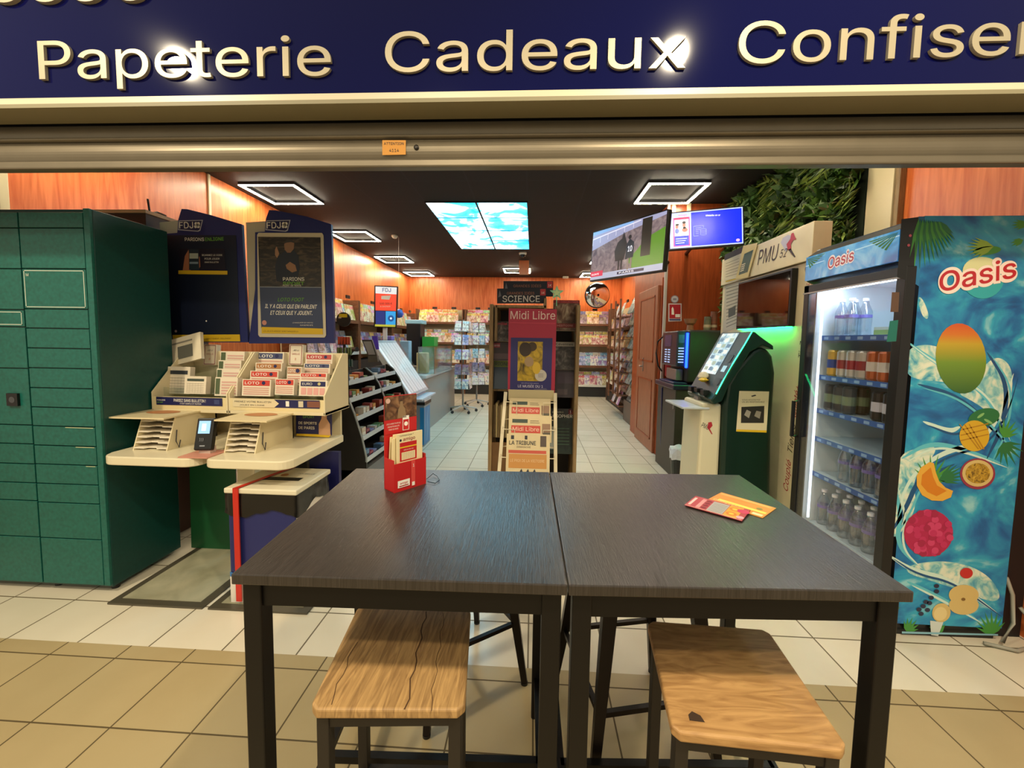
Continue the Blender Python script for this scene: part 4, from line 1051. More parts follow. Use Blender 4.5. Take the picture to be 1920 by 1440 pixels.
# inside: led strips, shelves, drinks
for yy in (fy1-.06, fy0+.055):
    B().box(x1+.02, yy-.006, .3, x1+.034, yy-.002, 1.66, C('#dceeff', .4, emit=1.3)).build('light_strip', t)
B().box(x1+.06, fy0+.06, 1.70, x1+.12, fy1-.06, 1.715, C('#dceeff', .4, emit=18)).build('light_strip', t)
shz = [.30, .52, .80, 1.02, 1.24, 1.46]
F_ = X_
zs = [X_(1640, yy, fx0+.09).z for yy in (625, 705, 795, 893, 990)]
shz = []
for (ya, yb) in ((629, 631), (703, 717), (767, 792), (822, 856), (889, 938)):
    shz.append((X_(1535, ya, fx0+.10).z + X_(1645, yb, fx0+.10).z)/2)
for z in shz:
    o = B().box(fx0+.10, fy0+.045, z-.008, fx1-.05, fy1-.035, z, C('#b8d0e0', .3)).build('shelf', t)
    b = B(FXN(fx0+.099, fy1-.035, z-.026)); Ws = fy1-fy0-.08; b.rect(0, 0, Ws, .03, C('#2c5ca8', .35))
    for k in range(7): b.rect(Ws*(.04+.14*k), .006, Ws*(.10+.14*k), .022, C('#8ab0dc', .35), .002)
    b.build('price_rail', o)
B().box(fx0+.10, fy0+.045, .262, fx1-.05, fy1-.035, .27, C('#b8d0e0', .3)).build('shelf', t)
def can(col1, col2, name='drink_can'):
    b = B(); b.lathe([(.024, 0), (.033, .012), (.033, .145), (.026, .155)], C(col1, .3, .4), n=14); 
    b.lathe([(.0335, .05), (.0335, .10)], C(col2, .35), n=14); return b
def bottle():
    t_ = bpy.data.objects.new('water_bottle', None); COL.objects.link(t_); WL[t_.name] = Vector()
    tag(t_, 'small clear water bottle', 'bottle')
    B().lathe([(.028, 0), (.032, .01), (.030, .05), (.032, .09), (.032, .14), (.014, .185), (.013, .20)], thin_glass('clear_bottle_plastic', (.80, .88, .93, 1), .2, .15) if 'bt' not in MATS else MATS['bt'], n=14).build('body', t_, smooth=True)
    B().cyl((0, 0, .20), .015, .016, C('#e6e8f0', .4), 12).build('cap', t_)
    B().lathe([(.0325, .105), (.0325, .122)], C('#6a62a8', .4), n=14).build('label', t_)
    return t_
cans = []
def put(proto, z, spots, lab, grp, used):
    ds = sorted({round(q[0], 3) for q in spots}); ys_ = sorted({round(q[1], 3) for q in spots}, reverse=True)
    for (dx, y) in spots:
        l = lab+', %s row, %s from left' % (('front', 'second', 'third')[ds.index(round(dx, 3))], ORD[ys_.index(round(y, 3))])
        if not used: proto.location = (fx0+dx, y, z); proto['label'] = l; proto['group'] = grp; used.append(1)
        else: copy_thing(proto, (fx0+dx, y, z), rz=random.random()*6, label=l, group=grp)
bo = bottle(); ub = []
put(bo, shz[0]+.0005, [(.16+.075*i, 2.50-.075*j) for i in range(2) for j in range(2)], 'clear water bottle on the top fridge shelf', 'water bottles on the top fridge shelf', ub)
put(bo, shz[3]-.22+.0005 if 0 else shz[4]+.0005, [(.15+.085*i, 2.38-.085*j) for i in range(3) for j in range(5)], 'clear water bottle on the fifth fridge shelf', 'water bottles on the lowest shelf', ub)
put(bo, .2705, [(.15+.085*i, 2.52-.085*j) for i in range(3) for j in range(7)], 'clear water bottle at the bottom of the fridge', 'water bottles on the fridge floor', ub)
def cantype(c1, c2, lab, grp, z, spots):
    o = can(c1, c2).build('drink_can', smooth=False); tag(o, lab, 'can', grp); u_ = []; put(o, z, spots, lab, grp, u_)
cantype('#c9a24a', '#2a3c8a', 'blue and yellow can on the second fridge shelf', 'blue and yellow cans', shz[1]+.0005, [(.14+.072*i, 2.505) for i in range(3)])
cantype('#b9b4ac', '#8a2028', 'silver red-banded can on the second fridge shelf', 'red-banded cans', shz[1]+.0005, [(.14+.072*i, 2.43-.07*j) for i in range(3) for j in range(3)])
cantype('#b05a30', '#c8c0b8', 'orange pale-banded can on the second fridge shelf', 'orange cans', shz[1]+.0005, [(.14+.072*i, 2.22-.07*j) for i in range(3) for j in range(2)])
cantype('#8a1a24', '#d8d8dc', 'red white-banded can on the second fridge shelf', 'red and white cans', shz[1]+.0005, [(.14+.072*i, 2.08-.07*j) for i in range(3) for j in range(2)])
cantype('#3a3228', '#6a7a5a', 'dark green-banded can, left cluster, third fridge shelf', 'dark cans, left cluster', shz[2]+.0005, [(.14+.072*i, 2.51-.07*j) for i in range(2) for j in range(3)])
cantype('#2a2a2c', '#b8b8c4', 'black silver-banded can, right cluster, third fridge shelf', 'black cans, right cluster', shz[2]+.0005, [(.14+.072*i, 2.17-.07*j) for i in range(2) for j in range(3)])
# stacked cans upper layer on second shelf are folded cartons
o = B().box(fx0+.14, 2.02, shz[0]+.0005, fx0+.36, 2.24, shz[0]+.03, C('#7a9a5a', .5)).box(fx0+.14, 2.02, shz[0]+.03, fx0+.36, 2.24, shz[0]+.045, C('#b8c8c0', .5)).build('carton_tray')
tag(recentre(o, (fx0+.25, 2.13, shz[0])), 'flat green and white carton on the top fridge shelf', 'carton')
# black condenser unit and cables at the fridge's back
o = B().box(2.222, 1.95, .0, 2.335, 2.5, 1.93, C('#0c0c0f', .6)).build('fridge_back_unit'); tag(recentre(o, (2.28, 2.2, 0)), 'tall black unit against the wall behind the fridge', 'cabinet')
for i, (pts, lab) in enumerate((([(2.18, 1.88, .02), (2.24, 1.9, .10), (2.26, 1.93, .22), (2.23, 1.935, .30)], 'grey cable looping upward beside the fridge'), ([(2.10, 1.88, .012), (2.2, 1.84, .012), (2.3, 1.87, .015), (2.33, 1.9, .10), (2.30, 1.93, .16)], 'pale cable lying on the floor by the fridge corner'))):
    o = B().tube(pts, .008, C('#8f8d80', .5), 8).build('power_cable', smooth=True); tag(recentre(o, pts[0]), lab, 'cable')

# ------------------------------------------------------------------ artificial plant wall (right)
rr = random.Random(11)
struct(B().box(2.30, 3.03, 1.55, 2.349, 4.855, CZ-.002, C('#142010', .9)).build('trim_6'))
LF = [splash('plant_leaf_green_%d' % i, c, scale=3, rough=.45) for i, c in enumerate((['#33501e', '#4c6c28'], ['#223c1a', '#365624'], ['#5f7a2c', '#8a9a48'], ['#4a5a2a', '#6c5a3a']))]
b = B()
for i in range(8500):
    y = 3.02+rr.random()*1.82; z = 1.6+rr.random()*(CZ-1.62); x = 2.27-rr.random()*.07
    cl = math.sin(y*9)*math.cos(z*8)
    l = .06+.10*rr.random(); wd = l*(.09 if cl > .0 else .26); a = rr.random()*6.28
    if cl > .35: a = -1.2+rr.random()*.9
    d = Vector((-.5-.5*rr.random(), math.cos(a), math.sin(a)-.15)).normalized(); sd = d.cross(Vector((rr.random()-.5, rr.random()-.5, rr.random()-.5))).normalized()*wd
    p = Vector((x, y, z)); q = p+d*l; q.z = min(q.z, CZ-.005); q.y = min(q.y, 4.85)
    mid = p+d*l*.45; mid.z = min(mid.z, CZ-.006); mid.y = min(mid.y, 4.85)
    m1 = mid+sd; m2 = mid-sd
    for mm in (m1, m2): mm.z = min(mm.z, CZ-.005); mm.y = min(mm.y, 4.852); mm.x = min(mm.x, 2.297)
    k = 2 if (cl > .0 and rr.random() < .5) else (3 if rr.random() < .06 else rr.randrange(2))
    b.add([p, m1, q, m2], [(0, 1, 2, 3)], LF[k])
o = b.build('plant_wall', recalc=False)
tag(recentre(o, (2.3, 4, 1.55)), 'dense artificial green foliage covering the upper right wall', 'plant wall', kind='stuff')

# ------------------------------------------------------------------ betting wall board
px_ = 1.85
t = thing('betting_board', 'tall cream betting board with horse logo behind the green terminal', 'display board', (px_+.04, 3.45, 0))
yR, yL, zt = 2.82, 4.02, 2.185
CRB = splash('cream_board_paint', ['#cdbf9b', '#dacda9', '#d5c8a4'], scale=2, rough=.4)
B().box(px_, 2.75, 0, px_+.10, yL+.1, 1.93, CRB).build('lower_panel', t, bevel=.003)
B().box(px_-.02, yR, 1.935, px_+.10, yL+.1, zt, CRB).build('fascia', t, bevel=.003)
b = B(FXN(px_-.021, 0, 0))
BL = C('#3f2c20', .5)
b.ptext('PMU', (1420, 497), (1459, 486), BL, .001, h=.115, shear=.25)
b.ptext('52', (1462, 484), (1475, 481), BL, .001, h=.06, shear=.25)
b.ppoly([(1474, 472), (1464, 455), (1468, 446), (1478, 440), (1486, 443), (1482, 452), (1478, 462)], C('#b8b4c8', .5), .001)
b.ppoly([(1478, 470), (1475, 458), (1482, 448), (1484, 438), (1488, 436), (1493, 449), (1488, 450), (1483, 458), (1484, 468)], C('#b03038', .5), .0014)
b.ppoly([(1478, 468), (1483, 466), (1492, 481), (1490, 483)], BL, .0014)
b.build('logo', t)
b = B(FXN(px_-.001, 0, 0)); RT = C('#a82430', .5)
for s_, y0, y1, col in (('Couplé', 922, 865, RT), ('Tiercé', 850, 795, BL), ('Quinté+', 783, 724, RT), ('Tic3', 672, 640, BL), ('Super', 622, 568, BL), ('Pick5', 552, 530, RT)):
    xa, xb = 1470+(922-y0)*.118, 1470+(922-y1)*.118
    b.ptext(s_, (xa+7, y0), (xb+7, y1), col, .001, h=.055, shear=.3)
b.build('lettering', t)
b = B(FXN(px_-.024, 0, 0))
b.ppoly([(1359, 478), (1393, 462), (1390, 477), (1358, 493)], C('#2a2422', .5)); b.ppoly([(1358, 489), (1392, 474), (1385, 520), (1358, 527)], C('#cfc5a6', .5), .0012)
for k in range(6): b.ppoly([(1361, 494+k*5), (1386, 484+k*5.5), (1386, 485+k*5.5), (1361, 495+k*5)], C('#8a8068', .5), .0016)
b.ppoly([(1361, 527), (1384, 521), (1380, 524), (1361, 529)], YELLOW, .0016)
b.build('poster', t)
b = B(FXN(px_-.03, 0, 0)); b.ppoly([(1394, 461), (1421, 455), (1403, 520), (1379, 525)], C('#d2bf7e', .45)); b.ppoly([(1396, 476), (1413, 468), (1402, 510), (1385, 516)], C('#2f4a38', .4), .0014)
for k in range(4): b.ppoly([(1391-k, 496+4*k), (1398-k, 493+4*k), (1398-k, 495+4*k), (1391-k, 498+4*k)], C('#d8cfae', .5), .0018)
b.build('poster', t)
b = B(FXN(px_-.002, 0, 0)); b.ppoly([(1360, 535), (1389, 526), (1385, 612), (1355, 625)], C('#b9b39c', .5))
for k in range(12): b.ppoly([(1362, 541+6.5*k), (1386, 534+6.2*k), (1386, 535.4+6.2*k), (1362, 542.5+6.5*k)], C('#6f6c60', .6), .0014)
b.ppoly([(1366, 580), (1380, 572), (1379, 590), (1366, 596)], C('#4a4c44', .6), .0018)
b.build('price_list', t)
a = X_(1388, 527, px_-.03); c = X_(1490, 497, px_-.03); e = X_(1484, 612, px_-.03)
tv = thing('wall_screen', 'switched-off black screen on the cream betting board', 'screen', (px_-.03, (a.y+c.y)/2, e.z))
B().box(px_-.045, c.y, e.z, px_-.001, a.y, c.z-.02, BLACK).build('housing', tv, bevel=.004)
B().box(px_-.047, c.y+.015, e.z+.015, px_-.0455, a.y-.015, c.z-.035, C('#08090b', .04, spec=.5)).build('screen', tv)
B().box(px_-.038, c.y+.02, e.z-.0025, px_-.006, a.y-.02, e.z-.0005, C('#12e85a', .4, emit=45)).build('light_strip', tv)

# ------------------------------------------------------------------ green betting terminal
ky0, ky1 = 2.98, 3.40
GT = C('#0e2a20', .3, .2, var=.1, scale=4); GD = C('#3a3d40', .4, .3)
t = thing('betting_terminal', 'dark green self-service betting terminal with slanted touch screen', 'kiosk', (1.56, 3.2, 0))
def xz(pts, y=ky0): return [(Y_(px, py, y).x, Y_(px, py, y).z) for px, py in pts]
def sideprism(pts, y0, y1, mat, name, par, **k):
    b = B(fr((0, y1, 0), (1, 0, 0), (0, 0, 1))); b.prism(pts, 0, y1-y0, mat); return b.build(name, par, **k)
body = xz([(1352, 888), (1357, 760), (1363, 720), (1378, 694), (1400, 668), (1412, 656), (1425, 650), (1440, 654), (1450, 668), (1455, 700), (1448, 800), (1440, 920)])
xb0, xb1 = 1.40, 1.77
body = [(xb0, 0)] + [p for p in body if p[1] > .45][0:10] + [(xb1, 0)]
sideprism(body, ky0, ky1, GT, 'body', t, bevel=.03, seg=3)
sideprism([(1.23, 0), (1.245, .93), (1.39, .93), (1.395, 0)], ky0+.03, ky1-.03, C('#cfc7a8', .4), 'front_panel', t, bevel=.02)
head = xz([(1407, 622), (1340, 738), (1331, 750), (1337, 758), (1352, 752), (1365, 722), (1386, 690), (1404, 660), (1428, 647), (1448, 656), (1447, 648), (1425, 632), (1413, 622)])
sideprism(head, ky0-.02, ky1+.02, C('#103528', .3, .3), 'head', t, bevel=.008)
hp = xz([(1331, 750), (1340, 738), (1352, 715), (1407, 622)])
b = B()
def facepanel(z_, p0, p1, ya, yb, t0, t1, mat, off=.004):
    """a panel on the slanted face between profile points p0 (low) and p1 (high)"""
    d = Vector((p1[0]-p0[0], 0, p1[1]-p0[1])); n = Vector((-d.z, 0, d.x)).normalized()*off
    A = Vector((p0[0], 0, p0[1]))+d*t0+n; Z = Vector((p0[0], 0, p0[1]))+d*t1+n
    return [(A.x, ya, A.z), (A.x, yb, A.z), (Z.x, yb, Z.z), (Z.x, ya, Z.z)]
plo, phi = hp[1], hp[3]
b.add(facepanel(0, plo, phi, ky0-.02, ky1+.02, 0, 1, 0, .002), [(0,1,2,3)], GD); b.build('face_plate', t, recalc=False)
b = B(); b.add(facepanel(0, plo, phi, ky0+.14, ky1-.02, .28, .98, 0, .005), [(0,1,2,3)], splash('lit_menu_screen', ['#5a7488', '#9ab4c0', '#c4ccc8'], scale=12, emit=.8, rough=.2))
for k in range(6):
    for j in range(3): b.add(facepanel(0, plo, phi, ky0+.155+.08*j, ky0+.215+.08*j, .33+.1*k, .39+.1*k, 0, .007), [(0,1,2,3)], C(('#d8d4c8', '#4a6a84', '#8a9a8c')[(k+j) % 3], .4, emit=.6))
b.build('touch_screen', t, recalc=False)
b = B(); b.add(facepanel(0, plo, phi, ky0+.02, ky0+.10, .12, .24, 0, .006), [(0,1,2,3)], BLACK); b.build('reader', t, recalc=False)
b = B(); b.add(facepanel(0, plo, phi, ky0+.03, ky0+.09, .34, .44, 0, .006), [(0,1,2,3)], C('#8fb8c8', .3, emit=.5)); b.build('payment_screen', t, recalc=False)
b = B(); b.add(facepanel(0, plo, phi, ky0+.03, ky0+.09, .5, .62, 0, .006), [(0,1,2,3)], BLACK); b.build('scanner_window', t, recalc=False)
b = B(FXN(hp[0][0]-.002, ky1, hp[0][1]+.0)); 
F_s = b.M
for k in range(3): B(F_s).box(.04+.12*k, .02+.01*(k % 2), -.03, .10+.12*k, .06, .012, BLACK).build('ticket_slot', t)
B(F_s).box(.16, -.03, -.03, .24, .0, .012, STEEL).build('coin_tray', t)
# green led strips along the head and behind the body
LG = C('#16ff62', .4, emit=10); pts = xz([(1340, 738), (1352, 715), (1372, 680), (1392, 648), (1407, 622)])
B().tube([(a_, ky0-.022, c_) for a_, c_ in pts], .0035, C('#2affa0', .4, emit=5)).build('light_strip', t)
B().tube([(1.32, ky0+.05, .955), (1.32, ky1-.05, .955)], .006, LG).build('light_strip', t)
b = B(FY(0, ky0-.001, 0)); b.ppoly([(1386, 733), (1442, 734), (1437, 811), (1380, 809)], C('#d3c9a8', .5)); b.ppoly([(1390, 763), (1433, 761), (1432, 793), (1389, 793)], C('#24211e', .5), .0014)
b.ppoly([(1380, 809), (1381, 805), (1437, 807), (1437, 811)], YELLOW, .0014); b.ptext('VOUS SOUHAITEZ', (1391, 751), (1425, 751), INK, .0014); b.ptext('UN JEU RESPONSABLE', (1391, 755), (1433, 755), INK, .0014); b.ppoly([(1408, 742), (1416, 740), (1418, 742), (1410, 744)], INK, .0014)
b.ppoly([(1395, 778), (1400, 768), (1408, 772), (1404, 784)], C('#9a9488', .5), .0018); b.ppoly([(1414, 780), (1418, 770), (1427, 772), (1424, 785)], C('#8a8478', .5), .0018)
b.build('notice', t)
b = B(FY(0, ky0+.0295, 0)); b.ptext('PMU', (1314, 800), (1327, 806), INK, .001, h=.035); b.ppoly([(1326, 802), (1328, 792), (1334, 791), (1336, 798), (1331, 804), (1336, 814), (1334, 814), (1329, 806)], RT, .001); b.build('logo', t)
B().box(1.10, 3.0, .885, 1.30, 3.38, .90, C('#c4ccd0', .3)).build('shelf', t, bevel=.004)
q1 = Y_(1322, 704, 3.25); b = B(); b.lathe([(.03, 0), (.045, .02), (.03, .05), (.012, .06)], PAPER, (q1.x-.01, 3.25, q1.z-.03), 9); b.lathe([(.02, 0), (.04, .015), (.015, .03)], YELLOW, (q1.x-.03, 3.2, q1.z-.045), 7)
o = b.build('crumpled_tickets'); tag(recentre(o, (q1.x, 3.25, q1.z-.04)), 'crumpled pale betting tickets left on the lower lip of the green terminal', 'paper')

# ------------------------------------------------------------------ coffee machine, cabinet, extinguisher at the pillar
cy = 4.12
t = thing('coffee_machine', 'black coffee machine with blue lit edge on the dark cabinet', 'coffee machine', (1.66, cy+.2, .97))
CM = C('#26251f', .45)
xa, xc = 1.545, 1.88
B().box(xa, cy, .97, xc, cy+.5, 1.50, CM).build('body', t, bevel=.02, seg=3)
B().box(1.44, cy+.02, 1.13, xa-.001, cy+.48, 1.49, C('#1c2436', .3)).build('front_panel', t, bevel=.012)
B().box(1.525, cy-.004, 1.12, 1.545, cy+.02, 1.47, C('#1238ff', .4, emit=7)).build('light_strip', t, bevel=.004)
b = B(FXN(1.439, cy+.44, 1.15)); b.rect(.05, .18, .25, .30, C('#23304e', .2, emit=.3))
for k in range(6):
    for j in range(2): b.rect(.06+.1*j, .01+.026*k, .13+.1*j, .022+.026*k, C('#9ab0d8', .4, emit=.7))
b.build('button_panel', t)
b = B(FY(0, cy+.019, 0));
for k in range(6): b.rect(1.455, 1.17+.028*k, 1.51, 1.182+.028*k, C('#9ab0d8', .4, emit=.7))
b.rect(1.455, 1.37, 1.51, 1.45, C('#2a3a5c', .2, emit=.3)); b.build('button_panel', t)
B().box(1.47, cy+.1, .985, 1.54, cy+.4, 1.10, STEEL).build('dispensing_bay', t, bevel=.004)
B().box(1.42, cy+.02, .955, 1.56, cy+.48, .969, C('#2a3058', .4)).build('drip_tray', t, bevel=.004)
def cup(x, y, h, n, lab, colr):
    t_ = thing('cup_stack', lab, 'cups', (x, y, 1.50), 'paper cup stacks on the coffee machine')
    b_ = B()
    for k in range(n): b_.lathe([(.034, .0+.018*k), (.030, .10+.018*k), (.034, .101+.018*k)], C(colr[k % len(colr)], .5), (x, y, 1.502), 14)
    b_.build('cups', t_); B().lathe([(.036, .03), (.034, .055)], C('#b8a888', .5), (x, y, 1.502), 14).build('sleeve', t_)
cup(1.76, cy+.1, .1, 3, 'dark and cream paper cup stack, middle of the machine top', ['#6a6a50', '#8a8468'])
cup(1.83, cy+.12, .1, 6, 'tallest brown paper cup stack, right end of the machine top', ['#8a5236', '#7a4a34'])
b = B(); b.lathe([(.035, 0), (.03, .05), (.05, .07), (.065, .115), (.06, .115), (.045, .075)], C('#9a6a44', .5), (1.61, cy+.15, 1.502), 14)
o = b.build('open_cup'); tag(recentre(o, (1.61, cy+.15, 1.502)), 'flared brown cup holder, left end of the coffee machine top', 'cup')
t = thing('dark_cabinet', 'dark brown cabinet carrying the coffee machine', 'cabinet', (1.62, 4.3, 0))
B().box(1.435, cy-.02, 0, 1.83, cy+.55, .90, C('#3c342c', .5, var=.1, scale=8)).build('body', t, bevel=.004)
B().box(1.40, cy-.04, .90, 1.83, cy+.56, .952, C('#23243a', .35)).build('worktop', t, bevel=.01)
b = B(); b.box(1.60, cy-.024, .05, 1.81, cy-.0205, .86, C('#0b0a0a', .6)); b.build('opening', t)
B().box(1.425, cy+.0, .70, 1.4345, cy+.02, .74, STEEL).build('handle', t)
# bin liner under the terminal
p = Z_(1300, 870, .0); t = thing('waste_basket', 'black waste basket with white liner next to the green terminal', 'bin', (1.37, 3.72, 0))
b = B(); b.lathe([(.11, 0), (.135, .35), (.13, .35)], BLACK, (1.42, 3.72, 0), 20); b.build('basket', t)
b = B(); v = []; rr = random.Random(2)
prof = [(.14, .30), (.15, .35), (.14, .39), (.10, .40), (.05, .385)]
n = 20
for r_, z_ in prof: v += [(1.42+(r_+.02*rr.random()-.01)*math.cos(6.283*i/n), 3.72+(r_+.02*rr.random()-.01)*math.sin(6.283*i/n), z_+.03*rr.random()) for i in range(n)]
b.add(v, [(k*n+i, k*n+(i+1) % n, (k+1)*n+(i+1) % n, (k+1)*n+i) for k in range(4) for i in range(n)], C('#c8ccd4', .35)); b.build('liner', t)
# fire extinguisher on the pillar corner
t = thing('fire_extinguisher', 'red fire extinguisher with black hose on the pillar corner', 'fire extinguisher', (1.60, 4.77, .98))
b = B(); b.lathe([(.055, 0), (.06, .02), (.06, .34), (.045, .39), (.02, .41), (.02, .44)], C('#a8141c', .3), (1.60, 4.775, .98), 20); b.build('cylinder', t, smooth=True)
b = B(); b.box(1.575, 4.76, 1.42, 1.63, 4.79, 1.44, BLACK); b.box(1.53, 4.765, 1.45, 1.64, 4.785, 1.462, C('#c8b0a8', .4)); b.build('valve', t)
B().tube([(1.58, 4.775, 1.43), (1.50, 4.76, 1.445), (1.43, 4.74, 1.38), (1.41, 4.72, 1.25), (1.44, 4.72, 1.10), (1.49, 4.74, 1.04)], .009, BLACK, 8).build('hose', t, smooth=True)
b = B(FY(1.60, 4.7145, 1.1)); b.rect(-.03, .03, .03, .17, C('#c8a0a0', .4), 0); b.rect(-.02, .05, .02, .13, C('#8a1820', .4), .001); b.build('label', t)
# signs on the pillar
b = B(FY(0, 4.858, 0)); b.ppoly([(1253, 569), (1278, 569), (1278, 602), (1253, 603)], C('#cfc8c8', .5), .001); b.ppoly([(1255, 571), (1276, 571), (1276, 597), (1255, 597)], C('#b01c28', .5), .002)
b.ppoly([(1259, 590), (1259, 579), (1261, 575), (1263, 579), (1264, 590)], INKW, .003); b.ppoly([(1266, 595), (1266, 589), (1275, 589), (1275, 595)], INKW, .003); b.ppoly([(1255, 601), (1255, 598), (1276, 598), (1276, 601)], C('#4a4a78', .5), .002)
o = b.build('fire_sign'); tag(recentre(o, Y_(1265, 585, 4.858)), 'square red fire extinguisher sign with pictogram on the pillar', 'sign')
b = B(FY(0, 4.858, 0)); a = b.P(1265, 561); b.disc(a[0], a[1], .045, C('#8f8a98', .5), .001); b.disc(a[0], a[1], .036, C('#c4c0c8', .5), .002); b.rect(a[0]-.02, a[1]-.012, a[0]+.02, a[1]+.012, C('#8a8694', .5), .003)
o = b.build('round_sticker'); tag(recentre(o, Y_(1265, 561, 4.858)), 'round grey sticker above the red fire sign on the pillar', 'sticker')
b = B(); b.box(1.56, 4.835, 2.66, 1.60, 4.858, CZ-.001, C('#c8b898', .5)); o = b.build('cable_trunking'); tag(recentre(o, (1.58, 4.85, 2.7)), 'pale cable trunking on the pillar top, left strip above the blue screen', 'trunking')
b = B(); b.box(1.73, 4.835, 2.66, 1.77, 4.858, CZ-.001, C('#c8b898', .5)); o = b.build('cable_trunking'); tag(recentre(o, (1.75, 4.85, 2.7)), 'pale cable trunking on the pillar top, right strip above the blue screen', 'trunking')
# tall narrow blue frame standing at the pillar foot
t = thing('poster_stand', 'narrow navy poster frame standing at the pillar foot', 'poster stand', (1.50, 4.55, 0))
b = B(FY(0, 4.5, 0)); b.pprism([(1238, 855), (1241, 728), (1246, 722), (1262, 724), (1262, 857)], -.02, 0, C('#171c54', .4)); b.build('frame', t)
b = B(FY(0, 4.4985, 0)); b.ppoly([(1243, 850), (1247, 755), (1262, 756), (1262, 852)], C('#c4bda0', .4), .001); b.ppoly([(1246, 848), (1249, 760), (1262, 761), (1262, 849)], C('#8a8474', .5), .0015); b.ppoly([(1249, 812), (1250, 782), (1262, 782), (1262, 814)], C('#5a1a30', .5), .002); b.ppoly([(1248, 840), (1249, 822), (1262, 820), (1262, 842)], C('#1f2450', .5), .002); b.ppoly([(1246, 848), (1246, 843), (1262, 844), (1262, 849)], YELLOW, .0025)
a = b.P(1254, 741); b.disc(a[0], a[1], .03, C('#aab4d8', .4), .002); b.build('poster', t)

# ------------------------------------------------------------------ hanging screens
def screen4(px4, depths, name, lab, draw, arm, th=.045):
    P4 = [Y_(x, y, d_) for (x, y), d_ in zip(px4, depths)]         # TL TR BR BL
    o_ = P4[3]; u = ((P4[2]-P4[3])+(P4[1]-P4[0]))/2; v = ((P4[0]-P4[3])+(P4[1]-P4[2]))/2
    c = sum(P4, Vector())/4; F = fr(c, u, v); W, H = u.length, v.length
    F.translation = c - F.to_3x3() @ Vector((W/2, H/2, 0))
    t_ = thing(name, lab, 'screen', c)
    B(F).box(-.012, -.014, -th, W+.012, H+.012, -.002, BLACK).build('housing', t_, bevel=.004)
    b_ = B(F); draw(b_, W, H); b_.build('screen', t_, recalc=False)
    b_ = B(F); b_.box(W*.4, H*.3, -th-.04, W*.6, H*.7, -th, BLACK); b_.build('bracket', t_)
    top = F @ Vector((W/2, H*.5, -th-.03)); B().tube([top, arm], .02, BLACK, 10).build('wall_arm', t_)
    return t_
EM = 1.15
def d_blue(b, W, H):
    b.rect(0, 0, W, H, C('#aab8e8', .25, emit=EM), 0); b.rect(W*.30, H*.03, W*.985, H*.97, C('#1226d8', .25, emit=EM), .001)
    b.rect(W*.05, H*.05, W*.28, H*.86, C('#d83a84', .25, emit=EM), .001); b.rect(W*.065, H*.07, W*.265, H*.34, C('#2438c8', .25, emit=EM), .0015)
    b.rect(W*.065, H*.34, W*.265, H*.80, C('#d8d4e4', .25, emit=EM), .0015); b.rect(W*.065, H*.81, W*.265, H*.86, C('#c82050', .25, emit=EM), .0016)
    sk = C('#c87a68', .3, emit=.8); hr = C('#2a2028', .3, emit=.3); 
    b.disc(W*.10, H*.60, W*.022, sk, .002, ry=H*.05); b.disc(W*.105, H*.66, W*.026, hr, .0025, ry=H*.03); b.disc(W*.20, H*.64, W*.024, sk, .002, ry=H*.06); b.disc(W*.20, H*.71, W*.026, hr, .0025, ry=H*.035); b.disc(W*.21, H*.50, W*.04, sk, .0022, ry=H*.06); b.disc(W*.205, H*.56, W*.022, hr, .0025, ry=H*.03); b.disc(W*.10, H*.48, W*.03, C('#7a8ad0', .3, emit=.8), .0022, ry=H*.07)
    b.text('Illiko', W*.08, H*.36, H*.05, C('#f0f0ff', .3, emit=1.2), .003, w=W*.1)
    for k in range(3): b.rect(W*.08, H*(.25-.06*k), W*(.24-.02*k), H*(.27-.06*k), C('#c8d0ff', .3, emit=1), .003)
    b.text('Amigo', W*.12, H*.90, H*.045, C('#c84a8a', .3, emit=1), .002, w=W*.12)
    lw = C('#e8ecff', .3, emit=1.2); b.text('Médaille en or', W*.50, H*.83, H*.045, lw, .002, w=W*.20, rot=-.06, bold=.02)
    lb = C('#7a90ff', .3, emit=1)
    for q in ((.33,.30,.335,.58),(.33,.575,.47,.585),(.465,.52,.47,.585),(.36,.52,.44,.53),(.36,.47,.42,.48),(.36,.42,.40,.43),(.36,.37,.40,.38),(.33,.30,.40,.31)): b.rect(W*q[0], H*q[1], W*q[2], H*q[3], lb, .002)
    for k in range(4): b.disc(W*.465, H*(.34+.04*k), W*.045, lb, .0022+.0004*k, ry=H*.035); b.disc(W*.465, H*(.34+.04*k), W*.040, C('#1226d8', .25, emit=EM), .0024+.0004*k, ry=H*.028)
    b.disc(W*.93, H*.10, W*.026, C('#c8a0d8', .3, emit=1), .002, ry=H*.04)
screen4([(1257, 401), (1395, 387), (1391, 457), (1255, 466)], [4.05, 3.95, 3.93, 4.03], 'hanging_screen', 'bright blue lottery screen hanging in front of the pillar', d_blue, (1.75, 4.858, 2.4))
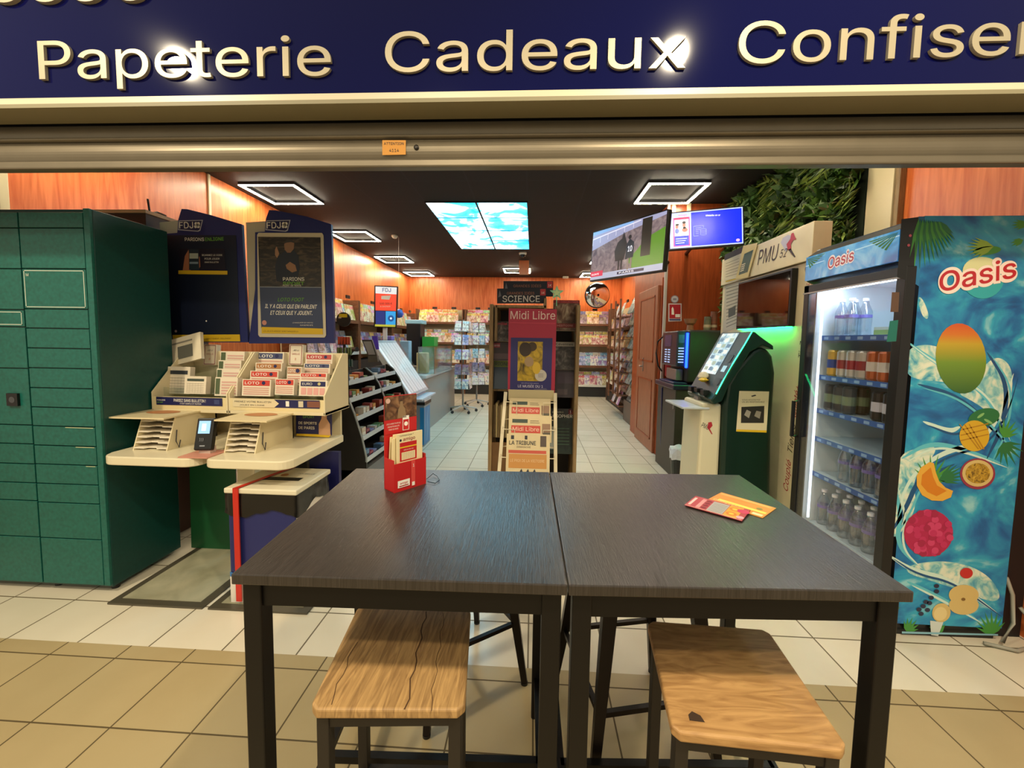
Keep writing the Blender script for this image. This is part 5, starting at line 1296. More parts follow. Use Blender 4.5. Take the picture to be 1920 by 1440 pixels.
def d_horse(b, W, H):
    b.rect(0, 0, W, H, splash('racecourse_sand_picture', ['#5a5058', '#75686c', '#8a7c7c'], scale=14, emit=.8, rough=.2), 0)
    b.poly([(0, H*.62), (W*.5, H*.82), (W, H*.94), (W, H), (0, H)], C('#8c90b0', .25, emit=.9), .001); b.poly([(0, H*.93), (W*.6, H*.96), (W*.6, H), (0, H)], C('#7aa0d0', .25, emit=.9), .0015)
    b.poly([(W*.62, .12*H), (W, .10*H), (W, H*.74), (W*.78, H*.62), (W*.66, H*.42), (W*.55, H*.28)], C('#4f7a24', .25, emit=.9), .0015)
    b.rect(0, 0, W, H*.115, C('#9aa0b4', .25, emit=.9), .002); b.rect(W*.42, H*.035, W*.78, H*.085, C('#28284a', .25, emit=.5), .0025); b.rect(0, H*.06, W*.20, H*.17, C('#b8304a', .25, emit=.9), .003)
    b.text('QUINTE', W*.02, H*.09, H*.035, C('#f0e0e8', .3, emit=1.1), .0035, w=W*.12); b.text('PARIS', W*.45, H*.045, H*.028, lwh, .0035, w=W*.2)
    b.rect(W*.72, H*.30, W*.84, H*.98, C('#35302a', .25, emit=.35), .002)
    for k in range(6): b.poly([(W*(.12*k), H*(.72+.03*k)), (W*(.12*k+.008), H*(.72+.03*k)), (W*(.12*k+.008), H*(.86+.02*k)), (W*(.12*k), H*(.86+.02*k))], C('#b8b8c8', .25, emit=.9), .0022)
    b.poly([(0, H*.84), (W*.7, H*.96), (W*.7, H*.98), (0, H*.865)], C('#c8c8d8', .25, emit=.9), .0022)
    hc = C('#2c2224', .3, emit=.3)
    b.poly([(W*.38, H*.30), (W*.36, H*.50), (W*.40, H*.66), (W*.46, H*.72), (W*.48, H*.84), (W*.50, H*.76), (W*.535, H*.60), (W*.52, H*.42), (W*.50, H*.30)], hc, .003)
    for q in ((.42, .12, .445, .34), (.46, .13, .485, .34)): b.rect(W*q[0], H*q[1], W*q[2], H*q[3], hc, .003)
    b.poly([(W*.52, H*.30), (W*.53, H*.58), (W*.57, H*.68), (W*.63, H*.60), (W*.63, H*.32)], C('#1e2638', .3, emit=.3), .0034); b.disc(W*.57, H*.71, W*.022, hc, .0036, ry=H*.04)
    b.rect(W*.55, H*.10, W*.575, H*.32, C('#8a7a70', .3, emit=.6), .0034); b.rect(W*.59, H*.11, W*.615, H*.32, C('#8a7a70', .3, emit=.6), .0034)
    b.text('10', W*.55, H*.44, H*.10, C('#e0e4f0', .3, emit=1), .004, w=W*.06, bold=.03)
lwh = C('#f0f0f8', .3, emit=1.1)
screen4([(1108, 439), (1247, 396), (1246, 505), (1112, 524)], [4.3, 3.5, 3.45, 4.25], 'hanging_screen', 'large screen showing a horse and groom, hanging over the right aisle', d_horse, (1.545, 4.86, 2.3))

# ------------------------------------------------------------------ centre magazine cabinet with header signs
yc = 3.36
t = thing('magazine_cabinet', 'brown wooden magazine cabinet standing in the centre of the shop', 'magazine stand', (0, yc+.2, 0))
xl, xr = -.365, .382
for x in (xl, xr-.03):
    B().box(x, yc, 0, x+.03, yc+.45, 1.665, OAK).build('side_panel', t, bevel=.002)
B().box(xl+.03, yc+.41, .06, xr-.03, yc+.45, 1.665, C('#2a2420', .6)).build('back_panel', t)
B().box(-.315, yc+.02, 1.64, .1, yc+.41, 1.66, OAK).build('top_board', t)
B().box(-.325, yc+.02, 1.36, -.305, yc+.41, 1.66, OAK).build('divider', t); B().box(.085, yc+.02, .1, .105, yc+.41, 1.72, OAK).build('divider', t)
for z in (.06, .52, .93, 1.18, 1.40): B().box(xl+.03, yc+.10, z, .085, yc+.41, z+.015, OAK).build('shelf', t)
for z in (.06, .52, .93, 1.26): B().box(.105, yc+.10, z, xr-.03, yc+.41, z+.015, OAK).build('shelf', t)
B().box(xl+.03, yc+.01, .06, -.17, yc+.03, .50, C('#6a4a26', .6, var=.3, scale=14)).build('front_panel', t)
def hsign(px, y, lab, col, big):
    F = FY(0, y, 0); p = Y_(px[3][0], px[3][1], y)
    b = B(F); b.pprism(px, -.006, 0, col)
    (xa, ya), (xb, yb), (xc_, yc_), (xd, yd) = px
    hh = yd-ya
    b.ptext('GRANDES IDÉES', (xa+(xb-xa)*.20, ya+hh*.40), (xa+(xb-xa)*.76, ya+hh*.40), C('#a06a54', .5), .001)
    if big: b.ptext('SCIENCE', (xa+(xb-xa)*.11, ya+hh*.90), (xa+(xb-xa)*.87, ya+hh*.90), C('#d4d0cc', .5), .001, bold=.02)
    else: b.ptext('SCIENCE', (xa+(xb-xa)*.11, ya+hh*.95), (xa+(xb-xa)*.85, ya+hh*.95), C('#b4b0ac', .5), .001, bold=.02)
    b.ppoly([(xb-11, ya+1), (xb-1, ya+1), (xb-1, ya+13), (xb-11, ya+13)], C('#b03038', .5), .001); b.ptext('1€', (xb-9, ya+10), (xb-3, ya+10), INKW, .002)
    b.ppoly([(xa+2, ya+hh*.6), (xa+5, ya+3), (xa+8, ya+hh*.5)], C('#6a6a74', .5), .001)
    o = b.build('header_sign'); tag(recentre(o, p), lab, 'sign')
NV = C('#1a1d2c', .45)
hsign([(932, 541), (1024, 541), (1024, 569), (932, 569)], yc+.16, 'dark SCIENCE header sign standing on top of the centre cabinet, front one', NV, True)
hsign([(944, 527), (1037, 527), (1037, 556), (944, 556)], yc+.30, 'dark SCIENCE header sign half hidden behind the front one', NV, False)
b = B(FY(0, yc+.1, 0)); pts = []
c0 = b.P(1044, 549)
for i in range(10): r_ = .062 if i % 2 == 0 else .027; pts.append((c0[0]+r_*math.sin(i*math.pi/5), c0[1]+r_*math.cos(i*math.pi/5)))
b.prism(pts, -.003, 0, C('#8fd0a8', .5)); b.poly([(c0[0]+(x-c0[0])*.6, c0[1]+(y-c0[1])*.6) for x, y in pts], C('#c8e0a8', .5), .001)
b.box(c0[0]-.004, c0[1]-.11, -.003, c0[0]+.004, c0[1]-.02, 0, C('#8fd0a8', .5))
o = b.build('star_tag'); tag(recentre(o, (c0[0], yc+.1, c0[1]-.1)), 'pale green star tag clipped to the top of the centre cabinet', 'tag')
# periodicals in the centre cabinet
def mag(px4, y, lab, draw, grp='magazines in the centre cabinet', th=.012, name='magazine', cat='magazine'):
    P4 = [loc2(FY(0, y, 0), *p) for p in px4]; xs = [p[0] for p in P4]; zs_ = [p[1] for p in P4]
    x0, x1, z0, z1 = min(xs), max(xs), min(zs_), max(zs_)
    b = B(fr((x0, y, z0), (1, 0, 0), (0, .16, 1))); b.box(0, 0, -th, x1-x0, z1-z0, 0, PAPER); draw(b, x1-x0, z1-z0)
    o = b.build(name); tag(recentre(o, (x0, y, z0)), lab, cat, grp); return o
def solid(c, *ex):
    def f(b, W, H):
        b.rect(0, 0, W, H, c if not isinstance(c, str) else C(c, .4), .0005)
        for e_ in ex: e_(b, W, H)
    return f
def tx(s_, x, y, h, w, col, **k): return lambda b, W, H: b.text(s_, W*x, H*y, H*h, C(col, .5), .0015, w=W*w, **k)
def rc(x0, y0, x1, y1, col, z=.001): return lambda b, W, H: b.rect(W*x0, H*y0, W*x1, H*y1, col if not isinstance(col, str) else C(col, .4), z)
gp = splash('grey_photo', ['#1e1a1c', '#4a4644', '#8a8480'], scale=14); bp_ = splash('brown_photo', ['#2a1814', '#6a5040', '#b0a088'], scale=10); gn = splash('dark_green_photo', ['#141e1c', '#24362e'], scale=10)
ym = yc+.07
mag([(921, 602), (960, 602), (960, 640), (921, 640)], ym, 'magazine with pink title on grey photo, left column upper shelf', solid(gp, tx('Famille', .05, .82, .12, .7, '#c23a52', bold=.02)))
mag([(921, 642), (960, 642), (960, 676), (921, 676)], ym-.004, 'dark magazine with small pink heading, left column second', solid('#3a3034', rc(.04, .72, .42, .97, '#8a3040'), tx('Santé', .06, .78, .12, .34, '#e0d0d0'), rc(.1, .1, .9, .4, '#5a4a50')))
mag([(923, 674), (962, 674), (962, 729), (923, 729)], ym-.008, 'dark blue magazine with green and yellow title, left column third', solid('#1c3348', rc(.08, .74, .9, .97, '#5a6a1e'), tx('RIONS', .12, .79, .11, .7, '#1c2a30', bold=.03), rc(0, .97, 1, 1, '#c0b89c')))
mag([(1038, 561), (1088, 562), (1084, 620), (1038, 620)], ym, 'large magazine with dark red band and old photo, right column top', solid(bp_, rc(0, .9, 1, 1, '#7a1820'), tx('UNE COLLECTION', .04, .925, .045, .9, '#c07070'), rc(.1, .10, .9, .24, '#7a2a28'), tx('HISTOIRE', .16, .14, .06, .6, '#c8a098')))
mag([(1042, 641), (1082, 641), (1081, 693), (1042, 693)], ym-.004, 'grey nature magazine titled Cévennes, right column middle', solid(gp, rc(0, .84, 1, 1, '#aaa69a'), tx('Cévennes', .02, .88, .08, .8, '#3a3c38', bold=.02)))
mag([(1042, 693), (1079, 693), (1079, 745), (1042, 745)], ym-.002, 'dark purple magazine in the right column below the grey one', solid('#3a3038', rc(.1, .5, .9, .9, '#4a3c4c'), rc(.1, .1, .6, .3, '#54484c')))
mag([(1018, 768), (1078, 768), (1074, 850), (1018, 850)], ym-.01, 'dark green periodical titled PHILOSOPHER, right column bottom', solid(gn, rc(0, .84, 1, 1, '#12100f'), tx('PHILOSOPHER', .02, .80, .07, .92, '#d8d4cc', bold=.02), tx('apprendre à', .3, .90, .05, .35, '#b0aca4'), rc(.82, .88, .95, .99, '#b02030'), tx('1', .86, .90, .06, .05, '#f0e0e0'), rc(.22, .1, .36, .6, '#9aa098'), *[rc(.42, .55-.07*k, .85, .57-.07*k, '#3f5a48') for k in range(6)]))
for k in range(9):
    x = -.33+.021*k; hh = .26+.012*math.sin(k*2.1); col = ['#5a4628', '#a89468', '#7a6440', '#b0a078', '#6a5432', '#9a8860', '#8a7450', '#b8a680', '#766040'][k]
    o = B().box(x, yc+.05, .536, x+.017, yc+.25, .536+hh+.02, C(col, .6, var=.15, scale=30)).build('magazine_file')
    tag(recentre(o, (x, yc+.15, .536)), 'thin upright volume, %s from left in the lower left of the centre cabinet' % ORD[k], 'book', 'upright volumes in the centre cabinet')

# ------------------------------------------------------------------ white wire newspaper rack in front of the cabinet
t = thing('newspaper_rack', 'white wire newspaper rack with red header panel', 'newspaper rack', (-.02, 2.9, 0))
WW = C('#d8ccae', .4)
yb_, yt_ = 2.72, 3.02
def yz(z): return yb_+(yt_-yb_)*z/1.02
A = Y_(948, 745, 3.0); Bq = Y_(1041, 747, 3.0)
xlt, xrt = A.x, Bq.x; xlb, xrb = xlt-.05, xrt+.01
def xs_(z, side): f = z/.98; return (xlb+(xlt-xlb)*f) if side == 0 else (xrb+(xrt-xrb)*f)
for sd_ in (0, 1):
    b = B(); b.tube([(xs_(0, sd_), yz(0), 0), (xs_(.98, sd_), yz(.98), .98)], .017, WW, sq=True); b.build('post', t)
for k, z in enumerate((.93, .74, .55, .36, .17)):
    x0, x1 = xs_(z, 0), xs_(z, 1); y = yz(z)-.07
    b = B(); b.tube([(x0, yz(z), z-.005), (x0+.005, y, z-.01), (x0+.09, y, z-.012), (x0+.09, y, z-.13)], .0035, WW)
    b.tube([(x1, yz(z), z-.005), (x1-.005, y, z-.01), (x1-.09, y, z-.012), (x1-.09, y, z-.13)], .0035, WW)
    b.tube([(x0, y+.05, z-.15), (x0+.09, y, z-.13), (x1-.09, y, z-.13), (x1, y+.05, z-.15)], .0035, WW)
    b.build('wire_pocket', t)
b = B(); b.box(xlt+.02, yz(.98), .92, xrt-.01, yz(.98)+.01, 1.0, C('#cfc096', .4)); b.build('top_bar', t)
for xx in (xlt+.035, xrt-.03): B().box(xx-.008, 3.022, .95, xx+.008, 3.034, 1.25, WW).build('header_post', t)
HC = C('#b02a48', .45); F = FY(0, 3.02, 0)
b = B(F); b.pprism([(954, 578), (1044, 580), (1040, 737), (952, 733)], -.008, 0, HC); b.build('header_panel', t)
b = B(FY(0, 3.0195, 0)); b.ptext('Midi Libre', (957, 598), (1041, 599), C('#e8c8c4', .5), .001, bold=.01, h=.058)
b.ppoly([(956, 604), (1042, 605), (1041, 608), (956, 606)], C('#c23a56', .5), .0008)
b.ppoly([(958, 633), (1036, 634), (1033, 739), (956, 736)], C('#2f2c6c', .45), .001)
yp = splash('yellow_abstract_picture', ['#2a2018', '#8a7222', '#c9a62a', '#7a6a4a'], scale=9, dist=2)
b.ppoly([(971, 640), (1018, 641), (1016, 715), (970, 714)], yp, .0015)
for q in ((985, 655, 12, 14, '#3a2c24'), (998, 650, 9, 9, '#4a3a2a'), (992, 678, 9, 10, '#a88c6a'), (1006, 690, 8, 12, '#d8b43a')): a = b.P(q[0], q[1]); b.disc(a[0], a[1], q[2]*.0038, C(q[4], .5), .0018+.0001*q[3], ry=q[3]*.0038)
a = b.P(1014, 704); b.disc(a[0], a[1], .044, C('#c9c2b8', .5), .0025)
for k in range(3): b.rect(a[0]-.02, a[1]-.012+.011*k, a[0]+.02, a[1]-.009+.011*k, C('#6a6470', .5), .003)
b.ptext('LE MUSÉE DU 1', (971, 726), (1018, 727), C('#d0cce0', .5), .002, bold=.02); b.ptext('UNE EXPOSITION INÉDITE', (977, 719), (1010, 720), C('#b0acc8', .5), .002)
b.ppoly([(990, 739), (1002, 729), (1024, 728), (1033, 739)], C('#5c5a7c', .5), .002)
b.build('header_print', t)
def paper(px0, px1, z_y, lab, kind):
    """a folded newspaper in a pocket, leaning with the rack"""
    (xa, ya), (xb, yb2) = px0, px1; y = z_y
    F = FY(0, y, 0); a = loc2(F, xa, yb2); c = loc2(F, xb, ya)
    W, H = c[0]-a[0], c[1]-a[1]
    b = B(fr((a[0], y, a[1]), (1, 0, 0), (0, .30, 1))); b.box(0, 0, -.02, W, H, 0, C('#c9b78e', .6, var=.08, scale=25)); z = .001
    TXC = C('#5a5040', .6)
    if kind == 'midi':
        b.rect(W*.06, H*.34, W*.74, H*.62, C('#b83a2a', .5), z); b.text('Midi Libre', W*.09, H*.41, H*.15, C('#e0b8a0', .5), .002, w=W*.62, bold=.01)
        b.rect(W*.08, H*.72, W*.44, H*.86, C('#2f3f34', .5), z); b.rect(W*.5, H*.72, W*.72, H*.74, TXC, z); b.rect(W*.5, H*.79, W*.70, H*.81, TXC, z)
        b.rect(W*.78, H*.32, W*.97, H*.70, C('#8a6a50', .5), z); b.rect(W*.80, H*.28, W*.97, H*.38, C('#4a4434', .5), .0015)
        for k in range(3): b.rect(W*.06, H*(.06+.08*k), W*.94, H*(.09+.08*k), TXC, z)
    else:
        b.text('LA TRIBUNE', W*.06, H*.72, H*.10, INK, .002, w=W*.62, bold=.03); b.text('DIMANCHE', W*.24, H*.64, H*.045, TXC, .002, w=W*.32)
        b.rect(W*.05, H*.50, W*.92, H*.58, C('#b84a36', .5), z); b.rect(W*.06, H*.12, W*.93, H*.48, C('#b8803c', .5), z); b.text('LE PRIX DE LA VICTOIRE', W*.10, H*.28, H*.07, C('#d8b88a', .5), .002, w=W*.78)
        b.rect(W*.78, H*.68, W*.92, H*.96, C('#4a3c34', .5), z); b.rect(W*.10, H*.86, W*.17, H*.96, INK, z); b.rect(W*.42, H*.86, W*.48, H*.96, INK, z)
        for k in range(3): b.poly([(W*(.3+.15*k), 0), (W*(.4+.15*k), 0), (W*(.36+.15*k), H*.11)], INK, .002)
    o = b.build('newspaper'); tag(recentre(o, (a[0], y, a[1])), lab, 'newspaper', 'newspapers in the white wire rack')
paper((954, 748), (1033, 790), yz(.80)-.045, 'Midi Libre newspaper in the top pocket of the white rack', 'midi')
paper((953, 781), (1035, 828), yz(.62)-.055, 'Midi Libre newspaper in the second pocket of the white rack', 'midi')
paper((948, 817), (1032, 886), yz(.40)-.065, 'newspaper with heavy black title and orange front, third pocket of the white rack', 'trib')

# ------------------------------------------------------------------ shared magazine models
COV = [cover('printed_cover_%d' % i, *a) for i, a in enumerate(((.75, .85, .95, 1.2, .3), (.6, .75, .5, .75, .3), (.55, .9, .0, 1.0, .35), (.8, .8, .02, .16, .25), (.35, .85, .5, 1.1, .45), (.5, .35, .6, 1.1, .1)))]
PROTO = {}
def magcopy(kind, F, lab, grp, w_=.2, h_=.27, name='magazine', cat='magazine'):
    """F: frame at the lower left corner of the cover, z axis toward the reader"""
    k = (kind, w_, h_, name)
    if k not in PROTO:
        me_b = B(); me_b.box(0, 0, -.006, w_, h_, 0, COV[kind]); o = me_b.build(name)
        # the cover texture uses z as its vertical axis, so the model stands upright
        o.data.transform(Matrix.Rotation(R(90), 4, 'X')); PROTO[k] = o.data
        tag(o, lab, cat, grp)
    else:
        o = bpy.data.objects.new(name, PROTO[k]); COL.objects.link(o); tag(o, lab, cat, grp)
    o.matrix_world = F @ Matrix.Rotation(R(-90), 4, 'X')
    return o
def shelf_unit(name, lab, F, W, H, D, zs_, mh, kinds, where, seed, step=.135, plinth=.25, skip=None, headb=True, rows2=True):
    """gondola: F origin at floor left front; x along the unit, y up, z toward the customer"""
    c = F @ Vector((W/2, 0, -D/2)); t_ = thing(name, lab, 'shelving', c)
    B(F).box(0, 0, -D, W, H, -D+.02, CREAM).build('back_panel', t_)
    for x in (0, W-.03): B(F).box(x, 0, -D+.02, x+.03, H, -.02 if x else -.02, SHELFWOOD).build('side_panel', t_)
    B(F).box(.03, 0, -D+.02, W-.03, plinth, -.03, C('#2b2927', .6)).build('plinth', t_)
    rr_ = random.Random(seed); ords = ('lowest', 'second', 'third', 'top', 'highest')
    for i, z in enumerate(zs_):
        o_ = B(F).box(.03, z-.02, -D+.02, W-.03, z, -.02, SHELFWOOD).build('shelf', t_); B(F).box(.03, z-.022, -.02, W-.03, z+.03, -.012, SHELFWOOD if i else WHITE).build('shelf_lip', o_)
        B(F).box(.035, z, -D+.025, W-.035, z+.085, -.125, SHELFWOOD).build('riser', o_)
        nx_ = 0
        for row in range(2 if rows2 else 1):
            cnt = 0
            x = .04+.03*rr_.random(); dz = -.045-.10*row
            while x < W-.04-.17:
                k = rr_.choice(kinds[i % len(kinds)])
                nx_ += 1; M_ = F @ Matrix.Translation((x, z+.001+.085*row, dz+.005+.0075*(nx_ % 2)-.01*row)) @ Matrix.Rotation(R(-13), 4, 'X')
                if not (skip and skip(M_.translation)):
                    magcopy(k, M_, 'magazine %s from left, %s row, %s shelf, %s' % (ORD[cnt], ('front', 'back')[row], ords[i], where), '%s shelf, %s, %s row' % (ords[i], where, ('front', 'back')[row]), .19 if k != 3 else .17, mh)
                cnt += 1
                x += step+.05*rr_.random() if row == 0 else step+.03+.05*rr_.random()
    if headb:
        for x in (W*.35, W*.75): B(F).box(x, H, -.06, x+.12, H+.05, -.04, BLACK).build('sign_clip', t_)
    return t_
# back wall: two units left of the centre cabinet, one right
shelf_unit('magazine_shelving', 'magazine shelving on the back wall in the far left corner', FY(-2.95, 10.02, 0), 1.2, 2.12, .36, (.27, .75, 1.27, 1.77), .27, ((4, 2), (4, 0), (3, 2), (3, 3, 0)), 'corner unit on the back wall', 1)
shelf_unit('magazine_shelving', 'magazine shelving on the back wall just left of the centre cabinet', FY(-1.72, 10.02, 0), .78, 2.12, .36, (.27, .75, 1.27, 1.77), .27, ((4, 4), (4, 0), (3, 2), (2, 0)), 'unit behind the card spinners', 2)
shelf_unit('magazine_shelving', 'magazine shelving on the back wall seen right of the centre cabinet', FY(1.05, 10.02, 0), 1.1, 2.12, .36, (.27, .75, 1.27, 1.77), .27, ((0, 4), (4, 1), (0, 3), (3, 5)), 'unit under the round mirror', 4)
# left wall unit
for j in range(3):
    shelf_unit('magazine_shelving', ('nearest', 'middle', 'farthest')[j]+' magazine shelving along the left wall behind the counter', FXP(-2.86, 5.0+1.6*j, 0), 1.58, 1.98, .36, (1.12, 1.62), .28, ((5, 1, 0), (3, 2, 0)), ('nearest', 'middle', 'farthest')[j]+' left wall unit', 20+j, step=.12, plinth=1.0, headb=True)
# brown paper bags upright on the near end of the top shelf
for k in range(5):
    y = 5.06+.05*k; o = B().box(-3.05, y, 1.92+.0, -2.90, y+.035, 2.24-.02*k, C('#c9a478', .6, var=.1, scale=20)).build('paper_bag_stack')
    o.location.z -= .27; tag(recentre(o, (-2.97, y, 1.92)), 'upright tan paper stack, %s from the near end of the left wall shelf' % ORD[k], 'paper stack', 'tan paper stacks on the left wall shelf'); o.location = (-2.82, y-.1, 1.66)
# right wall: magazine shelving and overlapping newspaper sleeves
shelf_unit('magazine_shelving', 'tall magazine shelving along the right wall beyond the brown door', FXN(1.72, 9.6, 0), 2.3, 2.12, .36, (.46, .85, 1.24, 1.63), .27, ((0, 4), (2, 1), (0, 3), (3, 5)), 'right wall unit', 8)
B_ = B(); 
t = thing('newspaper_tier_rack', 'tall brown rack of overlapping newspaper sleeves beside the brown door', 'newspaper rack', (1.75, 6.75, 0))
B().box(1.62, 6.35, 0, 2.0, 7.2, .36, C('#5c4f46', .5)).build('plinth', t)
B().box(1.86, 6.35, .36, 1.9, 7.2, 2.2, SHELFWOOD).build('back_panel', t)
for y in (7.2, 7.62): B().box(1.50, y, .40, 1.53, y+.03, 2.12, SHELFWOOD).build('post', t)
NP = [splash('news_sleeve_%d' % i, c, scale=9, rnd=True, rough=.25) for i, c in enumerate((['#3c4440', '#6a7470', '#a4a89c'], ['#4a5450', '#7e8a84', '#b4bab0'], ['#5a4a3c', '#8a8474', '#c0b8a4']))]
rr = random.Random(9)
for col_ in range(2):
    for k in range(9):
        z = 2.02-.20*k; x = 1.62+.02*(k % 2); y = 6.40+.42*col_
        b = B(fr((x, y+.36, z-.16), (0, -1, 0), (.42, 0, 1))); b.box(0, 0, -.02, .36, .34, 0, NP[(k+col_) % 3]); b.rect(.03, .25, .30, .31, C(('#8a2a2a', '#3a4a5a', '#c8c8c0', '#6a8a3a')[(k*3+col_) % 4], .4), .001)
        o = b.build('newspaper'); tag(recentre(o, (x, y+.2, z-.16)), 'sleeved newspaper beside the brown door, %s from top, %s column' % (ORD[k], ('near', 'far')[col_]), 'newspaper', 'sleeved newspapers, %s column' % ('near', 'far')[col_])
for y in (8.06,): B().box(1.50, y, .30, 1.53, y+.03, 2.12, SHELFWOOD).build('post', t)
for k in range(9):
    z = 1.98-.20*k
    B().box(1.535, 7.20, z-.172, 1.70, 8.06, z-.162, SHELFWOOD).build('ledge', t)
    for c_ in range(2):
        M_ = fr((1.56, 7.58-.0+.42*c_, z-.16), (0, -1, 0), (.35, 0, 1))
        magcopy((2, 4, 5, 0)[(k+c_) % 4], M_, 'magazine in narrow tiered holder beyond the sleeves, %s from top, %s column' % (ORD[k], ('near', 'far')[c_]), 'magazines in the narrow tiered holder', .2, .27)
# round convex mirror
t = thing('round_mirror', 'round convex security mirror high on the back wall', 'mirror', (1.48, 9.6, 2.44))
b = B(fr((1.46, 9.55, 2.44), (1, .15, 0), (0, -.12, 1)))
b.lathe([(.285, -.02), (.30, 0), (.285, .02)], BLACK, n=40); b.build('rim', t)
b = B(fr((1.46, 9.55, 2.44), (1, .15, 0), (0, -.12, 1)))
b.lathe([(.28*math.cos(a_), .02+.07*math.sin(a_)) for a_ in [R(q) for q in range(0, 91, 10)]], C('#e8e8ea', .03, 1), n=40); b.build('mirror_dome', t, smooth=True)
B().tube([(1.46, 9.58, 2.44), (1.5, 10.39, 2.55)], .02, BLACK).build('arm', t)

# ------------------------------------------------------------------ sales counter on the left with curved sweet displays
CG = C('#4c4a46', .5); LG2 = C('#8f979a', .35)
t = thing('sales_counter', 'long grey sales counter running back along the left aisle', 'counter', (-1.8, 5.5, 0))
B().box(-2.3, 3.15, 0, -1.83, 8.0, .86, C('#3a342c', .55)).build('body', t)
B().box(-1.83, 5.66, 0, -1.56, 8.0, .80, LG2).build('front_panel', t)
B().box(-2.25, 2.62, .86, -1.70, 3.33, .90, OAK).build('worktop', t)
B().box(-2.3, 3.4, .86, -1.80, 4.98, .905, C('#8f8470', .4)).build('worktop', t)
B().box(-1.95, 5.68, .80, -1.52, 8.0, .84, C('#b4c0c4', .25)).build('worktop', t)
B().box(-2.0, 2.66, 0, -1.9, 3.15, .86, C('#2a2622', .6)).build('side_panel', t)
def curve(xo):   # profile (x, z) of the bowed end panels
    return [(xo-.31, 1.06), (xo-.24, 1.005), (xo-.17, .90), (xo-.10, .72), (xo-.035, .51), (xo, .34), (xo, .0)]
xo = -1.42
t = thing('sweet_display', 'black curved sweet display with pale shelf edges at the counter front', 'display shelf', (-1.55, 4.2, 0))
ysd = (3.36, 4.10, 4.74)
for y in ysd:
    b = B(fr((0, y, 0), (1, 0, 0), (0, 0, 1))); pr = [(xo-.34, 0), (xo-.34, 1.06)]+curve(xo); b.prism(pr, -.02, 0, C('#24201c', .45)); b.build('end_panel', t)
    q = curve(xo)[:-1]; b = B(); b.tube([(a_, y-.003, c_) for a_, c_ in q]+[(xo, y-.003, .30)], .009, C('#a0a8aa', .35, .5), 6); b.build('edge_trim', t)
B().box(xo-.34, 3.36, 0, xo-.02, 4.74, .22, C('#77797a', .4)).build('kick_panel', t)
B().box(xo-.36, 3.38, .22, xo-.345, 4.74, 1.05, C('#2a2724', .6)).build('back_panel', t)
SE = C('#c4ccd0', .35)
zsh = [.965, .83, .67, .50, .31]
def xat(z):
    q = curve(xo)
    for (a_, c_), (d_, e_) in zip(q[:-1], q[1:]):
        if e_ <= z <= c_: return a_+(d_-a_)*(c_-z)/(c_-e_) if c_ != e_ else a_
    return xo
sweets = [C(c, .35) for c in ('#8f3a48', '#c8b8a0', '#5a7a9a', '#c9883a', '#8a8ab4', '#d8d0c4', '#a0443a', '#6a8a5a')]
rr = random.Random(21); SWP = {}
for bay in range(2):
    for k, z in enumerate(zsh):
        x1 = xat(z)-.005; y0, y1 = ysd[bay]+.0, ysd[bay+1]-.02
        o_ = B().box(xo-.34, y0+.002, z-.012, x1, y1, z, C('#3a3632', .5)).build('shelf', t)
        B().box(x1, y0+.002, z-.02, x1+.006, y1-.0, z+.022, SE).build('shelf_edge', o_)
        y = y0+.03; cnt = 0
        while y < y1-.1:
            w_ = .05+.05*rr.random(); hh = .03+.06*rr.random()
            if rr.random() < .82 and x1-.02 > xo-.30:
                key = rr.randrange(8); x0_ = max(x1-.10, xo-.33)
                if key not in SWP:
                    bb = B(); bb.box(0, 0, 0, .075, .065, .05, sweets[key]); bb.rect(0, 0, .01, .01, PAPER, .051); bb.M = fr((.0755, .005, .008), (0, 1, 0), (0, 0, 1)); bb.rect(0, 0, .055, .018, INKW if key % 2 else INK, 0)
                    o = bb.build('sweet_box'); SWP[key] = o; first = True
                else: o = SWP[key].copy(); COL.objects.link(o); first = False
                o.location = (x1-.085, y, z+.001); o.scale = (1, w_/.07, hh/.05)
                cnt += 1; tag(o, '%s packet, %s from near end, %s shelf, %s bay of curved display' % (('dark red', 'beige', 'blue', 'orange', 'lilac', 'cream', 'red', 'green')[key], ORD[cnt-1], ('top', 'second', 'third', 'fourth', 'bottom')[k], ('near', 'far')[bay]), 'sweets', 'packets, %s bay, %s shelf' % (('near', 'far')[bay], ('top', 'second', 'third', 'fourth', 'bottom')[k]))
            y += w_+.012
# long scratch-card showcase sloping toward the aisle
t = thing('ticket_showcase', 'bright white sloping acrylic scratch-ticket case on the counter', 'display case', (-1.7, 5.0, .9))
P0 = X_(702, 648, -1.86); P1 = X_(765, 648, -1.75); P2 = X_(800, 735, -1.48); P3 = X_(752, 752, -1.48)
lo0 = Vector((-1.47, 4.80, .66)); lo1 = Vector((-1.47, 5.62, .66)); hi0 = Vector((-1.94, 4.80, 1.34)); hi1 = Vector((-1.94, 5.62, 1.34))
WL2 = C('#dfe6ec', .25, emit=.25)
b = B(); b.add([lo0, lo1, hi1, hi0, lo0+Vector((-.1, 0, 0)), lo1+Vector((-.1, 0, 0)), hi1+Vector((-.06, 0, 0)), hi0+Vector((-.06, 0, 0))], [(0,1,2,3), (4,7,6,5), (0,4,5,1), (2,6,7,3), (0,3,7,4), (1,5,6,2)], C('#c8cfd4', .3)); b.build('case', t)
d_ = (hi0-lo0); nn = Vector((d_.z, 0, -d_.x)).normalized()
